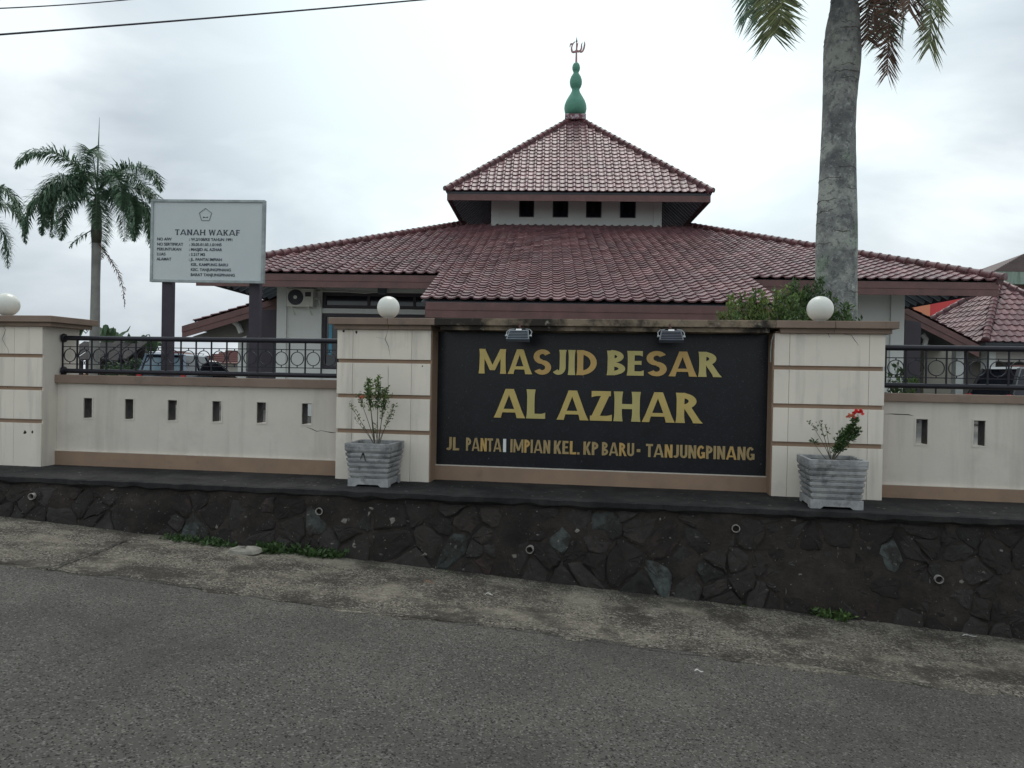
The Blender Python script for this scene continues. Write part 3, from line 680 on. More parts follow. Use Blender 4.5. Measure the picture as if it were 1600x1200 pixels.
# globe lamps
def globe(px, py, rpx, label):
    off = .2; s, z = wl(px, py, off); d = (WF @ Vector((s, off, 0))).y; r_ = rpx*d/FPX
    T = thing('globe_lamp', WF @ Vector((s, off, CAPT)), label, 'lamp', 'white globe lamps on the pillars')
    MB().lathe([(r_*.42, .0005), (r_*.42, .02), (r_*.36, .03)], n=20).xf(Matrix.Translation((s, off, CAPT))).build('lamp_base', m_alu, T, WF, smooth='auto')
    pr = [(max(.002, r_*math.sin(t)), -r_*math.cos(t)) for t in [math.pi*(.12+.88*i/16) for i in range(17)]]
    MB().lathe(pr, n=28).xf(Matrix.Translation((s, off, CAPT+.02+r_*.93))).build('globe', m_globe, T, WF, smooth=True)
    MB().lathe([(r_*.4, 0), (r_*.45, .006), (r_*.45, .016), (r_*.4, .02)], n=20).xf(Matrix.Translation((s, off, CAPT+.0305))).build('collar', m_grey, T, WF, smooth='auto')
globe(11, 476, 18, 'white globe lamp on the pillar at the left photo edge')
globe(607, 478, 17.5, 'white globe lamp on the pillar left of the black sign')
globe(1281.5, 480.5, 20, 'white globe lamp on the pillar right of the sign, in front of the shrubs')

# floodlights
def flood(px, pyc, label, mt):
    off = -.16; s, _ = wl(px, pyc, off); zt = zz(px, pyc-9, off)
    T = thing('floodlight', WF @ Vector((s, off, zt)), label, 'floodlight', 'floodlights over the black sign', Matrix.Rotation(-WY, 4, 'Z'))
    F = WF @ Matrix.Translation((s, off, zt)) @ Matrix.Rotation(R(-38), 4, 'X')
    wt, wb, h = .105, .125, .14
    b = MB().add([(-wt, -.02, 0), (wt, -.02, 0), (wb, -.03, -h), (-wb, -.03, -h), (-wt+.02, .03, -.01), (wt-.02, .03, -.01), (wb, .02, -h), (-wb, .02, -h)],
                 [(0, 1, 2, 3), (5, 4, 7, 6), (0, 4, 5, 1), (3, 2, 6, 7), (0, 3, 7, 4), (1, 5, 6, 2)])
    H = b.build('housing', mt, T, F, bevel=.006)
    for k in range(5): MB().box(-wt+.01-k*.003, wt-.01+k*.003, -.034-.0014*k, -.0215-.0014*k, -.03-k*.022, -.025-k*.022).build('cooling_fin', mt, H, F)
    MB().box(-.03, .03, -.036, -.022, -.024, -.002).build('rating_plate', m_lwhite, H, F)
    MB().box(-wb+.012, wb-.012, .0205, .026, -h+.008, -.03).build('lamp_glass', m_glass, H, F)
    tp = Vector((0, .04, .075))
    for sg in (-1, 1):
        MB().tube([(sg*.128, 0, -.07), (sg*.134, .02, .0), (sg*.11, .035, .05), (sg*.06, .04, .062)], .006, 6).build('bracket_arm', m_alu, T, F, smooth='auto')
        MB().tube([(sg*.1, 0, -.07), (sg*.142, 0, -.07)], .01, 8).build('pivot_bolt', m_alu, T, F, smooth='auto')
    MB().tube([(-.06, .04, .062), (0, .042, .066), (.06, .04, .062)], .006, 6).build('bracket_bar', m_iron, T, F)
    p0 = F @ Vector((0, .042, .066)); p1 = WF @ Vector((s-.02, -.098, CAPT-.05))
    MB().tube([p1, p0.lerp(p1, .5)+Vector((.0, 0, .02)), p0], .013, 8).build('support_arm', m_fascia, T, None, smooth='auto')
    p2 = WF @ Vector((s+.03, .1, CAPT-.12))
    MB().tube([F @ Vector((.03, .03, -.01)), p0+Vector((.06, 0, -.01)), p2.lerp(p0, .4)+Vector((.03, 0, -.03)), p2], .005, 6).build('power_lead', m_cable, T, None, smooth='auto')
flood(811, 526, 'pale grey floodlight hung over the letters SJ of the top line', m_grey)
flood(1048.5, 527, 'darker grey floodlight hung over the letters SA of the top line', mat('floodlight_dark', (.085,.095,.125), .5, (.07,.08,.1), 8))

# ------------------------------------------------------------------ planters with shrubs
def leaf(mb, p, d, ln, wd, up, tint):
    d = d.normalized(); r_ = d.cross(up)
    if r_.length < .01: r_ = Vector((1, 0, 0))
    r_.normalize(); n = r_.cross(d)
    mb.add([p, p+d*ln*.5+r_*wd*.5+n*ln*.06, p+d*ln-n*ln*.05, p+d*ln*.5-r_*wd*.5+n*ln*.06], [(0, 1, 2), (0, 2, 3)], tint)
def rdir(rr, zlo=-.3, zhi=1):
    a = rr.uniform(0, 2*math.pi); z = rr.uniform(zlo, zhi); q = math.sqrt(max(0, 1-z*z)); return Vector((q*math.cos(a), q*math.sin(a), z))
def planter(px, py, label, tw, bw, h):
    """py: bottom pixel of its front face"""
    p = WI @ ground_px(px, py, LEDGE); yf = p.y; s = p.x
    T = thing('planter', WF @ Vector((s, yf+bw/2, LEDGE)), label, 'planter', 'square concrete planters', Matrix.Rotation(-WY, 4, 'Z'))
    F = WF @ Matrix.Translation((s, yf+bw/2, LEDGE))
    n = 6; hb = h-.085-.05
    # foot with notched underside
    q = bw/2+.01
    def footside(M_):
        poly = [(-q, 0), (-q*.62, 0), (-q*.5, .022), (q*.5, .022), (q*.62, 0), (q, 0), (q, .085), (-q, .085)]
        return [(M_ @ Vector((x, -q, z))) for x, z in poly]
    mb = MB()
    for k in range(4): v = footside(Matrix.Rotation(k*math.pi/2, 4, 'Z')); mb.add(v, [tuple(range(8))])
    mb.add([(-q, -q, .085), (q, -q, .085), (q, q, .085), (-q, q, .085)], [(0, 1, 2, 3)]).add([(-q, -q, .022), (q, -q, .022), (q, q, .022), (-q, q, .022)], [(3, 2, 1, 0)])
    mb.build('foot', m_planter, T, F)
    for k in range(n):
        t0 = k/n; t1 = (k+1)/n; z0 = .085+hb*t0; z1 = .085+hb*t1
        # each course: a proud band over a recessed band
        ww = bw/2+(tw-bw)/2*(k+.5)/n
        def fr(w0, w1, a, b):
            return [(-w0, -w0, a), (w0, -w0, a), (w0, w0, a), (-w0, w0, a), (-w1, -w1, b), (w1, -w1, b), (w1, w1, b), (-w1, w1, b)], [(0, 1, 5, 4), (1, 2, 6, 5), (2, 3, 7, 6), (3, 0, 4, 7), (4, 5, 6, 7), (3, 2, 1, 0)]
        zm = z0+(z1-z0)*.42
        mb = MB(); mb.add(*fr(ww-.02, ww-.006, z0+.0005, zm)); mb.add(*fr(ww, ww+.004, zm+.0005, z1))
        mb.build('course', m_planter, T, F, bevel=.004)
    tq = tw/2; mb = MB(); z0, z1 = h-.05, h; ti = tq-.035
    for (a0, a1, b0, b1) in ((-tq, tq, -tq, -ti), (-tq, tq, ti, tq), (-tq, -ti, -ti+.0005, ti-.0005), (ti, tq, -ti+.0005, ti-.0005)): mb.box(a0, a1, b0, b1, z0+.0005, z1)
    mb.build('rim', m_planter, T, F, bevel=.004)
    MB().box(-ti+.001, ti-.001, -ti+.001, ti-.001, z0+.001, z0+.012).build('soil', m_soil, T, F)
    return s, yf+bw/2, F
def potshrub(F, z0, label, seed, stems, leafy, flowers, fol):
    rr = random.Random(seed); T = thing('potted_shrub', F @ Vector((0, 0, z0)), label, 'shrub', 'shrubs in the concrete planters', Matrix.Rotation(-WY, 4, 'Z'))
    G = F @ Matrix.Translation((0, 0, z0-.02)); lm = MB(); lm2 = MB()
    for (pts_, r_, nl, t0, ll) in stems:
        P = [Vector(p) for p in pts_]
        MB().tube(P, [r_*(1-.6*i/(len(P)-1)) for i in range(len(P))], 5).build('stem', m_stem, T, G)
        for _ in range(int(nl*1.9)):
            t = t0+(1-t0)*rr.random()**.8; k = t*(len(P)-1); i = min(int(k), len(P)-2); p = P[i].lerp(P[i+1], k-i)
            b = p+rdir(rr, -.2, .8)*rr.uniform(0, ll*1.2)
            leaf(lm if rr.random() < .7 else lm2, b, rdir(rr, -.1, 1), ll*rr.uniform(.8, 1.35), ll*.46, rdir(rr), rr.random())
    o = lm.build('leaves', fol[0], T, G); lm2.build('leaves', fol[1], T, G)
    for (fx, fy, fz, fr_, fm) in flowers:
        mb = MB()
        for k in range(26): d = rdir(rr, -.2, 1); leaf(mb, Vector((fx, fy, fz))+d*fr_*.45, d+rdir(rr)*.5, fr_*.8, fr_*.7, rdir(rr), .5)
        mb.build('flower_head', fm, T, G)
s_, y_, F1 = planter(575, 760.5, 'grey slatted planter with a scribbled mark, below the pillar left of the sign', .5, .42, .455)
def fan(dx, dz, bend, n=6, dy=0, x0=0):
    return [(x0+dx*(i/(n-1))**bend, dy*(i/(n-1)), dz*i/(n-1)) for i in range(n)]
potshrub(F1, .42, 'tall thin shrub with green top and one pink bloom in the left planter', 4,
    [(fan(.0, .74, 1, x0=.02), .006, 130, .5, .035), (fan(-.09, .72, .8), .006, 110, .58, .035), (fan(.07, .62, .9, x0=.03), .006, 70, .62, .035), (fan(-.3, .46, 1.1, x0=.0), .005, 14, .55, .03),
     (fan(-.2, .56, 1.2), .005, 36, .7, .032), (fan(.17, .46, 1.2, x0=.04), .005, 22, .6, .03), (fan(.16, .36, 1.4, x0=.03), .004, 14, .5, .03), (fan(-.1, .62, 1.3), .005, 50, .6, .034),
     (fan(-.24, .3, 1.2), .004, 8, .5, .03), (fan(.1, .55, 1.5, x0=.03), .004, 45, .55, .033), (fan(-.04, .25, 1, x0=.03), .004, 12, .5, .03)],
    0, [(-.15, -.02, .52, .03, m_flowero)], (m_leaf, m_leafy))
MB().prism([(-.005, 0), (-.028, -.075), (-.018, -.07), (-.008, -.03), (.012, -.028), (.026, -.09), (.034, -.086), (.012, 0)], lambda x, y, d: (x-.05, d, y+.36), -.2475, -.246).build('painted_mark', m_crack, bpy.data.objects['planter'], F1)
s_, y_, F2 = planter(1307, 795.5, 'grey slatted planter streaked black, below the pillar right of the sign', .53, .45, .46)
potshrub(F2, .43, 'small leaning ixora with a bright red flower in the right planter', 8,
    [(fan(.22, .42, 1.1), .009, 150, .3, .036), (fan(.17, .34, 1.1), .008, 150, .25, .036), (fan(.25, .33, 1.0), .007, 130, .3, .036), (fan(.1, .3, 1.2), .006, 60, .3, .034),
     (fan(-.12, .4, 1.1), .005, 10, .6, .03), (fan(-.2, .38, 1.3), .004, 10, .75, .03), (fan(-.17, .2, .7), .004, 8, .8, .04), (fan(-.06, .36, 1.2), .004, 8, .7, .03)],
    0, [(.23, -.02, .475, .05, m_flower), (.16, -.03, .44, .04, m_flowero)], (m_leaf2, m_leaf))
# illegible scratched writing on the foot of the right planter
sm = MB(); rr = random.Random(2)
for k in range(11):
    x0 = -.17+k*.028
    for q in range(3):
        a = Vector((x0+rr.uniform(0, .02), .03+rr.uniform(0, .035))); b = a+Vector((rr.uniform(-.016, .016), rr.uniform(-.02, .02)))
        ribbon([a, b], .005, lambda x, y: (x, -.2365, y), sm, .001, rr)
sm.build('scratched_marks', m_crack, bpy.data.objects['planter.001'], F2)

# ------------------------------------------------------------------ roof tiles
def tile_geo():
    w_ = .28; vs = []; fs = []
    pf_ = [(0, .002), (.16, -.008), (.4, -.01), (.6, .002), (.73, .027), (.85, .036), (.95, .024), (1.0, .002)]
    n = len(pf_)-1; xs_ = [(q-.5)*w_ for q, _ in pf_]
    def hz(x): return dict(((q-.5)*w_, z) for q, z in pf_)[x]
    for x in xs_: vs.append((x, -.015, hz(x)+.056))
    for x in xs_: vs.append((x, .31, hz(x)+.022))
    for x in xs_: vs.append((x, -.015, hz(x)+.056))
    for x in xs_: vs.append((x, -.012, hz(x)+.02))
    for i in range(n): fs.append((i, i+1, n+2+i, n+1+i)); fs.append((3*n+3+i, 3*n+4+i, 2*n+3+i, 2*n+2+i))
    return vs, fs
TG = tile_geo()
tvar = []
def tiles_for(parent, planes, row, col, lim, matl, vis=None):
    """planes: list of (origin, e, g, n, polygon in (a, b)); nearest 'lim' single, the rest joined"""
    rr = random.Random(11); Ms = []
    for (O, e_, g_, poly) in planes:
        n_ = e_.cross(g_).normalized()
        amin = min(p[0] for p in poly); amax = max(p[0] for p in poly); bmin = min(p[1] for p in poly); bmax = max(p[1] for p in poly)
        nb = int(round((bmax-bmin)/row)); na = int(math.ceil((amax-amin)/col))
        for j in range(nb):
            b = bmin+row*j
            for i in range(na):
                a = amin+col*(i+.5); ins = True
                bb = b+row*.45; c = False; m_ = len(poly)
                for k in range(m_):
                    x1, y1 = poly[k]; x2, y2 = poly[(k+1) % m_]
                    if (y1 > bb) != (y2 > bb) and a < (x2-x1)*(bb-y1)/(y2-y1)+x1: c = not c
                if not c: continue
                rot = Matrix((e_, g_, n_)).transposed().to_4x4()
                jit = Matrix.Rotation(rr.gauss(0, .013), 4, 'X') @ Matrix.Rotation(rr.gauss(0, .013), 4, 'Y')
                Ms.append(Matrix.Translation(O+e_*a+g_*b) @ rot @ jit)
    if vis: Ms.sort(key=lambda M_: (0 if vis(M_) else 1, (M_.translation-Vector((0, 0, EYE))).length))
    else: Ms.sort(key=lambda M_: (M_.translation-Vector((0, 0, EYE))).length)
    if not tvar:
        for k in range(8): tvar.append(MB().add(TG[0], TG[1], rr.random()).mesh('roof_tile', matl, True))
    for M_ in Ms[:lim]: link_mesh('roof_tile', tvar[rr.randrange(8)], parent, M_)
    mb = MB()
    for M_ in Ms[lim:]: mb.add([M_ @ Vector(v) for v in TG[0]], TG[1], rr.random())
    if mb.v: mb.build('roof_tile_field', matl, parent, None, smooth=True, kind='stuff')
    return len(Ms)
rvar = []
def ridge_caps(parent, a, b, step=.3, r_=.115, up=Vector((0, 0, 1))):
    a = Vector(a); b = Vector(b); d = (b-a).normalized(); rt = d.cross(up).normalized(); u = rt.cross(d)
    if not rvar:
        for q in range(4):
            mb = MB(); n = 8; vs = []; fs = []
            for (y, r2) in ((0, 1.12), (.05, 1.12), (.05, 1.02), (.36, .94)):
                for k in range(n+1): an = math.pi*(k/n)*1.16-.08*math.pi; vs.append((.115*r2*math.cos(an), y, .115*r2*math.sin(an)-.02))
            for i in range(3):
                for k in range(n): fs.append((i*(n+1)+k, i*(n+1)+k+1, (i+1)*(n+1)+k+1, (i+1)*(n+1)+k))
            fs.append(tuple(range(n, -1, -1)))
            mb.add(vs, fs, random.random()); rvar.append(mb.mesh('ridge_tile', m_ridge, True))
    MB().bar(a+d*.05-u*.06, b-u*.06, .2, .15, up=u).build('ridge_bed', m_ridge, parent)
    L_ = (b-a).length; k = int(L_/step)
    rot = Matrix((rt, d, u)).transposed().to_4x4()
    for i in range(k+1):
        link_mesh('ridge_tile', rvar[i % 4], parent, Matrix.Translation(a+d*(i*L_/(k+1))+u*.03) @ rot @ Matrix.Diagonal((r_/.115, 1, r_/.115, 1)))

# ------------------------------------------------------------------ mosque
MCX, MCY, MYAW = 2.373, 31.352, 0.0439
MF = Matrix.Translation((MCX, MCY, 0)) @ Matrix.Rotation(-MYAW, 4, 'Z')
MQ = thing('mosque', (MCX, MCY, GZ), 'white mosque with two tiers of maroon tiled roof and a green finial', 'mosque', rot=Matrix.Rotation(-MYAW, 4, 'Z'))
def mw(u, w_, z): return MF @ Vector((u, w_, z))
def md(v): return (MF.to_3x3() @ Vector(v))
# upper tier roof
UH, UE, UA = 4.6, EYE+6.44, EYE+10.52
def deck(parent, pts_, mt, th=.07, name='roof_deck'):
    """solid slab under a roof plane: polygon and its copy th lower"""
    n = len(pts_); P = [Vector(p) for p in pts_]; Q = [p-Vector((0, 0, th)) for p in P]
    return MB().add(P+Q, [tuple(range(n)), tuple(range(2*n-1, n-1, -1))]+[(i, i+n, (i+1) % n+n, (i+1) % n) for i in range(n)]).build(name, mt, parent)
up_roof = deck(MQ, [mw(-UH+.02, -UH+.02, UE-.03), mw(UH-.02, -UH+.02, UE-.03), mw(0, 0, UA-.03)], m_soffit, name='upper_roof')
planes = []
for k in range(4):
    Rk = Matrix.Rotation(k*math.pi/2, 4, 'Z'); F = MF @ Rk
    if k:
        deck(up_roof, [F @ Vector((-UH+.02, -UH+.02, UE-.03)), F @ Vector((UH-.02, -UH+.02, UE-.03)), F @ Vector((0, 0, UA-.03))], m_soffit)
    O = F @ Vector((-UH, -UH, UE)); e_ = (F.to_3x3() @ Vector((1, 0, 0))); g_ = (F.to_3x3() @ Vector((0, UH, UA-UE))).normalized(); Ls = math.hypot(UH, UA-UE)
    planes.append((O, e_, g_, [(.05, 0), (2*UH-.05, 0), (UH, Ls-.05)]))
    # fascia
    MB().box(-UH+.03, UH-.03, -UH+.025, -UH+.055, UE-.32, UE-.045).build('fascia_board', m_fascia, up_roof, F)
    # battens and rafters below the overhang
    m_in = 3.12; sl = (UA-UE)/UH; raf = MB(); bt = MB()
    x = -UH+.25
    while x < UH-.2:
        y1 = -max(abs(x), m_in)+.0
        raf.bar((x, -UH+.08, UE-.17+.05*sl), (x, y1, UE-.17+(y1+UH)*sl), .13, .07); x += .36
    raf.build('rafters', m_rafter, up_roof, F, kind='stuff')
    ridge_caps(up_roof, F @ Vector((-UH-.02, -UH-.02, UE+.03)), F @ Vector((-.25, -.25, UA-.18)))
tiles_up = planes
UW = 3.116; UB = EYE+5.51
wz0, wz1 = UB-.35, UE+.6
# windows of the upper tier: walls built round them
wpx = [(811, 834.5), (863.5, 888), (915.5, 940), (968.5, 993.5)]
def up(px, py):
    d = ray(px, py); F = MF.inverted(); o = F @ Vector((0, 0, EYE)); dd = F.to_3x3() @ d; t = (-UW-o.y)/dd.y; return o+dd*t
wins = [(up(a, 330).x, up(b, 330).x) for a, b in wpx]
zwb, zwt = up(900, 340).z, up(900, 316).z
def wall_holes(parent, F, u0, u1, yo, yi, z0, z1, holes, mt, name):
    mb = MB(); hs = sorted(holes); x = u0
    for (a, b, c, d) in hs:
        mb.box(x, a, yo, yi, z0, z1); mb.box(a+.0005, b-.0005, yo+.001, yi, z0, c); mb.box(a+.0005, b-.0005, yo+.001, yi, d, z1); x = b
    mb.box(x, u1, yo, yi, z0, z1)
    return mb.build(name, mt, parent, F)
for k in range(4):
    F = MF @ Matrix.Rotation(k*math.pi/2, 4, 'Z')
    wu = wall_holes(MQ, F, -UW+(.151 if k % 2 else 0), UW-(.151 if k % 2 else 0), -UW, -UW+.15, wz0, wz1, [(a, b, zwb, zwt+.12) for a, b in wins], m_mosq, 'upper_wall')
    if k == 0:
        for uu in (-UW, UW-.3): MB().box(uu-.0, uu+.3, -UW-.03, -UW-.0005, wz0, wz1).build('corner_pilaster', m_mosq, MQ, F)
    for a, b in wins:
        fr_ = MB(); f_ = .045
        for (x0, x1, c, d) in ((a, b, zwb, zwb+f_), (a, b, zwt+.12-f_, zwt+.12), (a, a+f_, zwb+f_, zwt+.12-f_), (b-f_, b, zwb+f_, zwt+.12-f_)): fr_.box(x0+.001, x1-.001, -UW+.05, -UW+.1, c+.001, d-.001)
        fo = fr_.build('window', m_dark, MQ, F)
        MB().box(a+f_, b-f_, -UW+.07, -UW+.08, zwb+f_, zwt+.12-f_).build('pane', m_glass, fo, F)
# lower roof
c0 = -9.83; SL = .323; EZ = EYE+2.48; EW = -12.5; EU = 9.85; TU = 4.15; TW = -3.1; TZ = EZ+SL*(TW-EW)
XW = -15.35; XZ = EZ+SL*(XW-EW); XU0, XU1 = c0+.28*22, c0+.28*49
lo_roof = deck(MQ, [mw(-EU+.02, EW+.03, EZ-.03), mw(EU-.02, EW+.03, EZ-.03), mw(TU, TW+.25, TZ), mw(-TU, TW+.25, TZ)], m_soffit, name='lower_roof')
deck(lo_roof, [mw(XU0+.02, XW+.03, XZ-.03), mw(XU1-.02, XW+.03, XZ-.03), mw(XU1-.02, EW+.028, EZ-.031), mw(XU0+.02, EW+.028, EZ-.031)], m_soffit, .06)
planes = []; cs = math.sqrt(1+SL*SL)
g_ = md((0, 1, SL)).normalized(); e_ = md((1, 0, 0)); Lf = (TW+.25-EW)*cs
planes.append((mw(0, EW, EZ), e_, g_, [(-EU+.02, 0), (EU-.02, 0), (TU+.02, Lf), (-TU-.02, Lf)]))
nx = int(round((EW-XW)*cs/.29)); XO = mw(0, EW, EZ)-g_*(nx*.29)
c0 = -EU+.02; q0 = c0+.28*round((XU0-c0)/.28); q1 = c0+.28*round((XU1-c0)/.28)
planes.append((XO, e_, g_, [(q0, 0), (q1, 0), (q1, nx*.29-.01), (q0, nx*.29-.01)]))
for sg in (-1, 1):
    # side planes
    g2 = md((-sg*(EU-TU), 0, TZ-EZ)).normalized(); Ls = math.hypot(EU-TU, TZ-EZ); e2 = md((0, -sg*-1, 0)) if False else md((0, 1 if sg > 0 else -1, 0))
    O = mw(sg*EU, EW if sg > 0 else -EW, EZ)
    planes.append((O, e2, g2, [(.02, 0), (-2*EW-.02, 0), (-EW-TW+.0, Ls), (-EW+TW, Ls)]))
    deck(lo_roof, [mw(sg*(EU-.02), EW+.03, EZ-.03), mw(sg*(EU-.02), -EW-.03, EZ-.03), mw(sg*TU, -TW, TZ), mw(sg*TU, TW, TZ)], m_soffit)
    ridge_caps(lo_roof, mw(sg*(EU+.05), EW-.05, EZ+.05), mw(sg*TU, TW, TZ+.06), .29, .12)
    ridge_caps(lo_roof, mw(sg*(EU+.05), -EW+.05, EZ+.05), mw(sg*TU, -TW, TZ+.06), .6, .12)
O = mw(EU, -EW, EZ); planes.append((O, md((-1, 0, 0)), md((0, -1, SL)).normalized(), [(.02, 0), (2*EU-.02, 0), (EU+TU, Lf), (EU-TU, Lf)]))
deck(lo_roof, [mw(EU-.02, -EW-.03, EZ-.03), mw(-EU+.02, -EW-.03, EZ-.03), mw(-TU, -TW, TZ), mw(TU, -TW, TZ)], m_soffit)
def vis(M_):
    return (MF.inverted() @ M_.translation).y < EW-.1 and M_.to_3x3().col[2].y < 0
tiles_for(lo_roof, planes, .29, .28, 300, m_tile)
tiles_for(up_roof, tiles_up, .287, .28, 0, m_tile)
# fascias of the lower roof: an upper and a lower board
def fascia2(F, x0, x1, y, z, p):
    MB().box(x0, x1, y, y+.03, z-.2, z-.035).build('fascia_board', m_fascia, p, F, bevel=.004)
    MB().box(x0, x1, y+.012, y+.04, z-.36, z-.2005).build('fascia_board', m_fascia, p, F, bevel=.004)
fascia2(MF, -EU+.03, XU0+.0, EW+.01, EZ, lo_roof); fascia2(MF, XU1, EU-.03, EW+.01, EZ, lo_roof)
fascia2(MF, XU0+.12, XU1-.12, XW+.02, XZ, lo_roof)
for sg in (-1, 1):
    F = MF @ Matrix.Rotation(sg*math.pi/2, 4, 'Z')
    MB().box(EW+.06, -EW-.06, -EU+.01, -EU+.04, EZ-.24, EZ-.035).build('fascia_board', m_darkcol, lo_roof, F)
    u = XU0+.1 if sg < 0 else XU1-.13
    MB().add([(u, XW+.06, XZ-.36), (u+.03, XW+.06, XZ-.36), (u+.03, EW, EZ-.36), (u, EW, EZ-.36), (u, XW+.06, XZ-.07), (u+.03, XW+.06, XZ-.07), (u+.03, EW, EZ-.07), (u, EW, EZ-.07)],
             [(0, 3, 2, 1), (4, 5, 6, 7), (0, 1, 5, 4), (1, 2, 6, 5), (2, 3, 7, 6), (3, 0, 4, 7)]).build('verge_board', m_fascia, lo_roof, MF)
# rafters under left/right overhang
raf = MB()
for sg in (-1, 1):
    w_ = EW+.9
    while w_ < 2:
        s2 = (TZ-EZ)/(EU-TU); y1 = EU-1.9
        ln_ = min(1.84, (w_-EW)/1.65-.12); raf.bar((sg*(EU-.06), w_, EZ-.17), (sg*(EU-.06-ln_), w_, EZ-.17+ln_*s2), .06, .1); w_ += .45
raf.build('rafters', m_rafter, lo_roof, MF, kind='stuff')
# main walls
def mpl(px, py, wv):
    d = ray(px, py); F = MF.inverted(); o = F @ Vector((0, 0, EYE)); dd = F.to_3x3() @ d; t = (wv-o.y)/dd.y; return o+dd*t
FWL = EW+1.75
uL = mpl(433, 500, FWL).x; uR = mpl(1411, 500, FWL).x
wt_ = EZ+.35
def mx_(px, py=520): return mpl(px, py, FWL).x
def mz_(px, py): return mpl(px, py, FWL).z
wa, wb_ = mx_(503), XU0+1.6
z1t, z1b = mz_(560, 457), mz_(560, 482.5)
z2t, z2b = mz_(520, 489.5), mz_(520, 577)
hl = [(wa, wb_, z2b, z1t)]
mainw = wall_holes(MQ, MF, uL, uR, FWL, FWL+.2, GZ, wt_, hl, m_mosq, 'front_wall')
MB().box(wa+.001, wb_-.001, FWL-.02, FWL+.12, z1b+.001, z1b+(z2t-z1b)*1.0-.001 if z2t > z1b else z1b-.001).build('transom_band', m_mosq, MQ, MF) if z2t > z1b else MB().box(wa+.001, wb_-.001, FWL-.02, FWL+.12, z2t, z1b).build('transom_band', m_mosq, MQ, MF)
def mwin(a, b, c, d, nm, div):
    f_ = .09; fr_ = MB()
    for (x0, x1, e0, e1) in ((a, b, c, c+f_), (a, b, d-f_, d), (a, a+f_, c+f_, d-f_), (b-f_, b, c+f_, d-f_)): fr_.box(x0+.002, x1-.002, FWL+.01, FWL+.09, e0+.001, e1-.001)
    fo = fr_.build('window', m_darkcol, MQ, MF)
    for k in range(1, div): x = a+(b-a)*k/div; MB().box(x-.035, x+.035, FWL+.02, FWL+.08, c+f_, d-f_).build('mullion', m_darkcol, fo, MF)
    MB().box(a+f_, b-f_, FWL+.06, FWL+.07, c+f_, d-f_).build('pane', m_glass, fo, MF)
    return fo
mwin(wa+.01, wb_-.01, z1b+.005, z1t-.005, 'window', 4)
mwin(wa+.01, wb_-.01, z2b+.005, z2t-.005, 'window', 4)
MB().box(mx_(513), mx_(518), FWL+.045, FWL+.055, z2b+.4, z2t-.25).build('blue_curtain_edge', m_fold, MQ, MF)
# pilasters of the front wall
for a, b in ((433, 448), (496.5, 503), (1390, 1411)):
    MB().box(mx_(a)+.001, mx_(b), FWL-.06, FWL-.0005, GZ, wt_).build('pilaster', m_mosq, MQ, MF)
for sg, uu in ((-1, uL), (1, uR)):
    MB().box(min(uu, uu-sg*.2)+.0, max(uu, uu-sg*.2), FWL+.2005, -FWL, GZ, wt_).build('side_wall', m_mosq, MQ, MF)
MB().box(uL, uR, -FWL+.0005, -FWL+.2, GZ, wt_).build('back_wall', m_mosq, MQ, MF)
# front porch under the roof extension
PWL = XW+.9
zbt = mpl(900, 487, PWL).z
MB().box(XU0+.35, XU1-.3, PWL, PWL+.25, XZ-.62, XZ-.18).build('porch_beam', m_beige, MQ, MF)
for u in (XU0+.5, -1.2, 1.3, XU1-.5): MB().box(u-.15, u+.15, PWL+.02, PWL+.32, GZ, XZ-.6205).build('porch_column', m_mosq, MQ, MF)
for sg in (-1, 1):
    u = XU0+.5 if sg < 0 else XU1-.5
    MB().box(u-.1, u+.1, PWL+.3205, FWL-.001, XZ-.5, XZ-.2).build('porch_side_beam', m_beige, MQ, MF)
a = mpl(731, 490, PWL-.02); b = mpl(747, 496, PWL-.02)
MB().box(a.x, b.x, PWL-.08, PWL-.0005, XZ-.64, XZ-.4).build('junction_box', m_ac, MQ, MF)
# finial
fb = MB().box(-.42, .42, -.42, .42, UA-.16, UA+.06).build('finial_base', mat('finial_plinth', (.16,.07,.08), .7, (.42,.36,.38), 7, .5, .56), MQ, MF, bevel=.02)
pf = [(.22,0),(.36,.06),(.43,.18),(.455,.33),(.44,.48),(.38,.64),(.29,.8),(.21,.93),(.165,1.02),(.15,1.1),(.17,1.15),(.215,1.22),(.245,1.33),(.25,1.42),(.235,1.52),(.2,1.62),(.15,1.7),(.11,1.76),(.105,1.8),(.125,1.84),(.155,1.92),(.16,2.0),(.14,2.09),(.1,2.16),(.05,2.2)]
zf = UA+.06
MB().lathe(pf, n=28).xf(Matrix.Translation((0, 0, zf))).build('finial_bulbs', m_green, MQ, MF, smooth=True)
MB().tube([(0, 0, zf+2.15), (0, 0, zf+3.1)], [.045, .022], 8).build('finial_rod', m_pinkmet, MQ, MF, smooth='auto')
MB().lathe([(.012, 0), (.045, .01), (.03, .05), (.012, .14), (.002, .22)], n=8).xf(Matrix.Translation((0, 0, zf+3.04))).build('finial_tip', m_grey, MQ, MF)
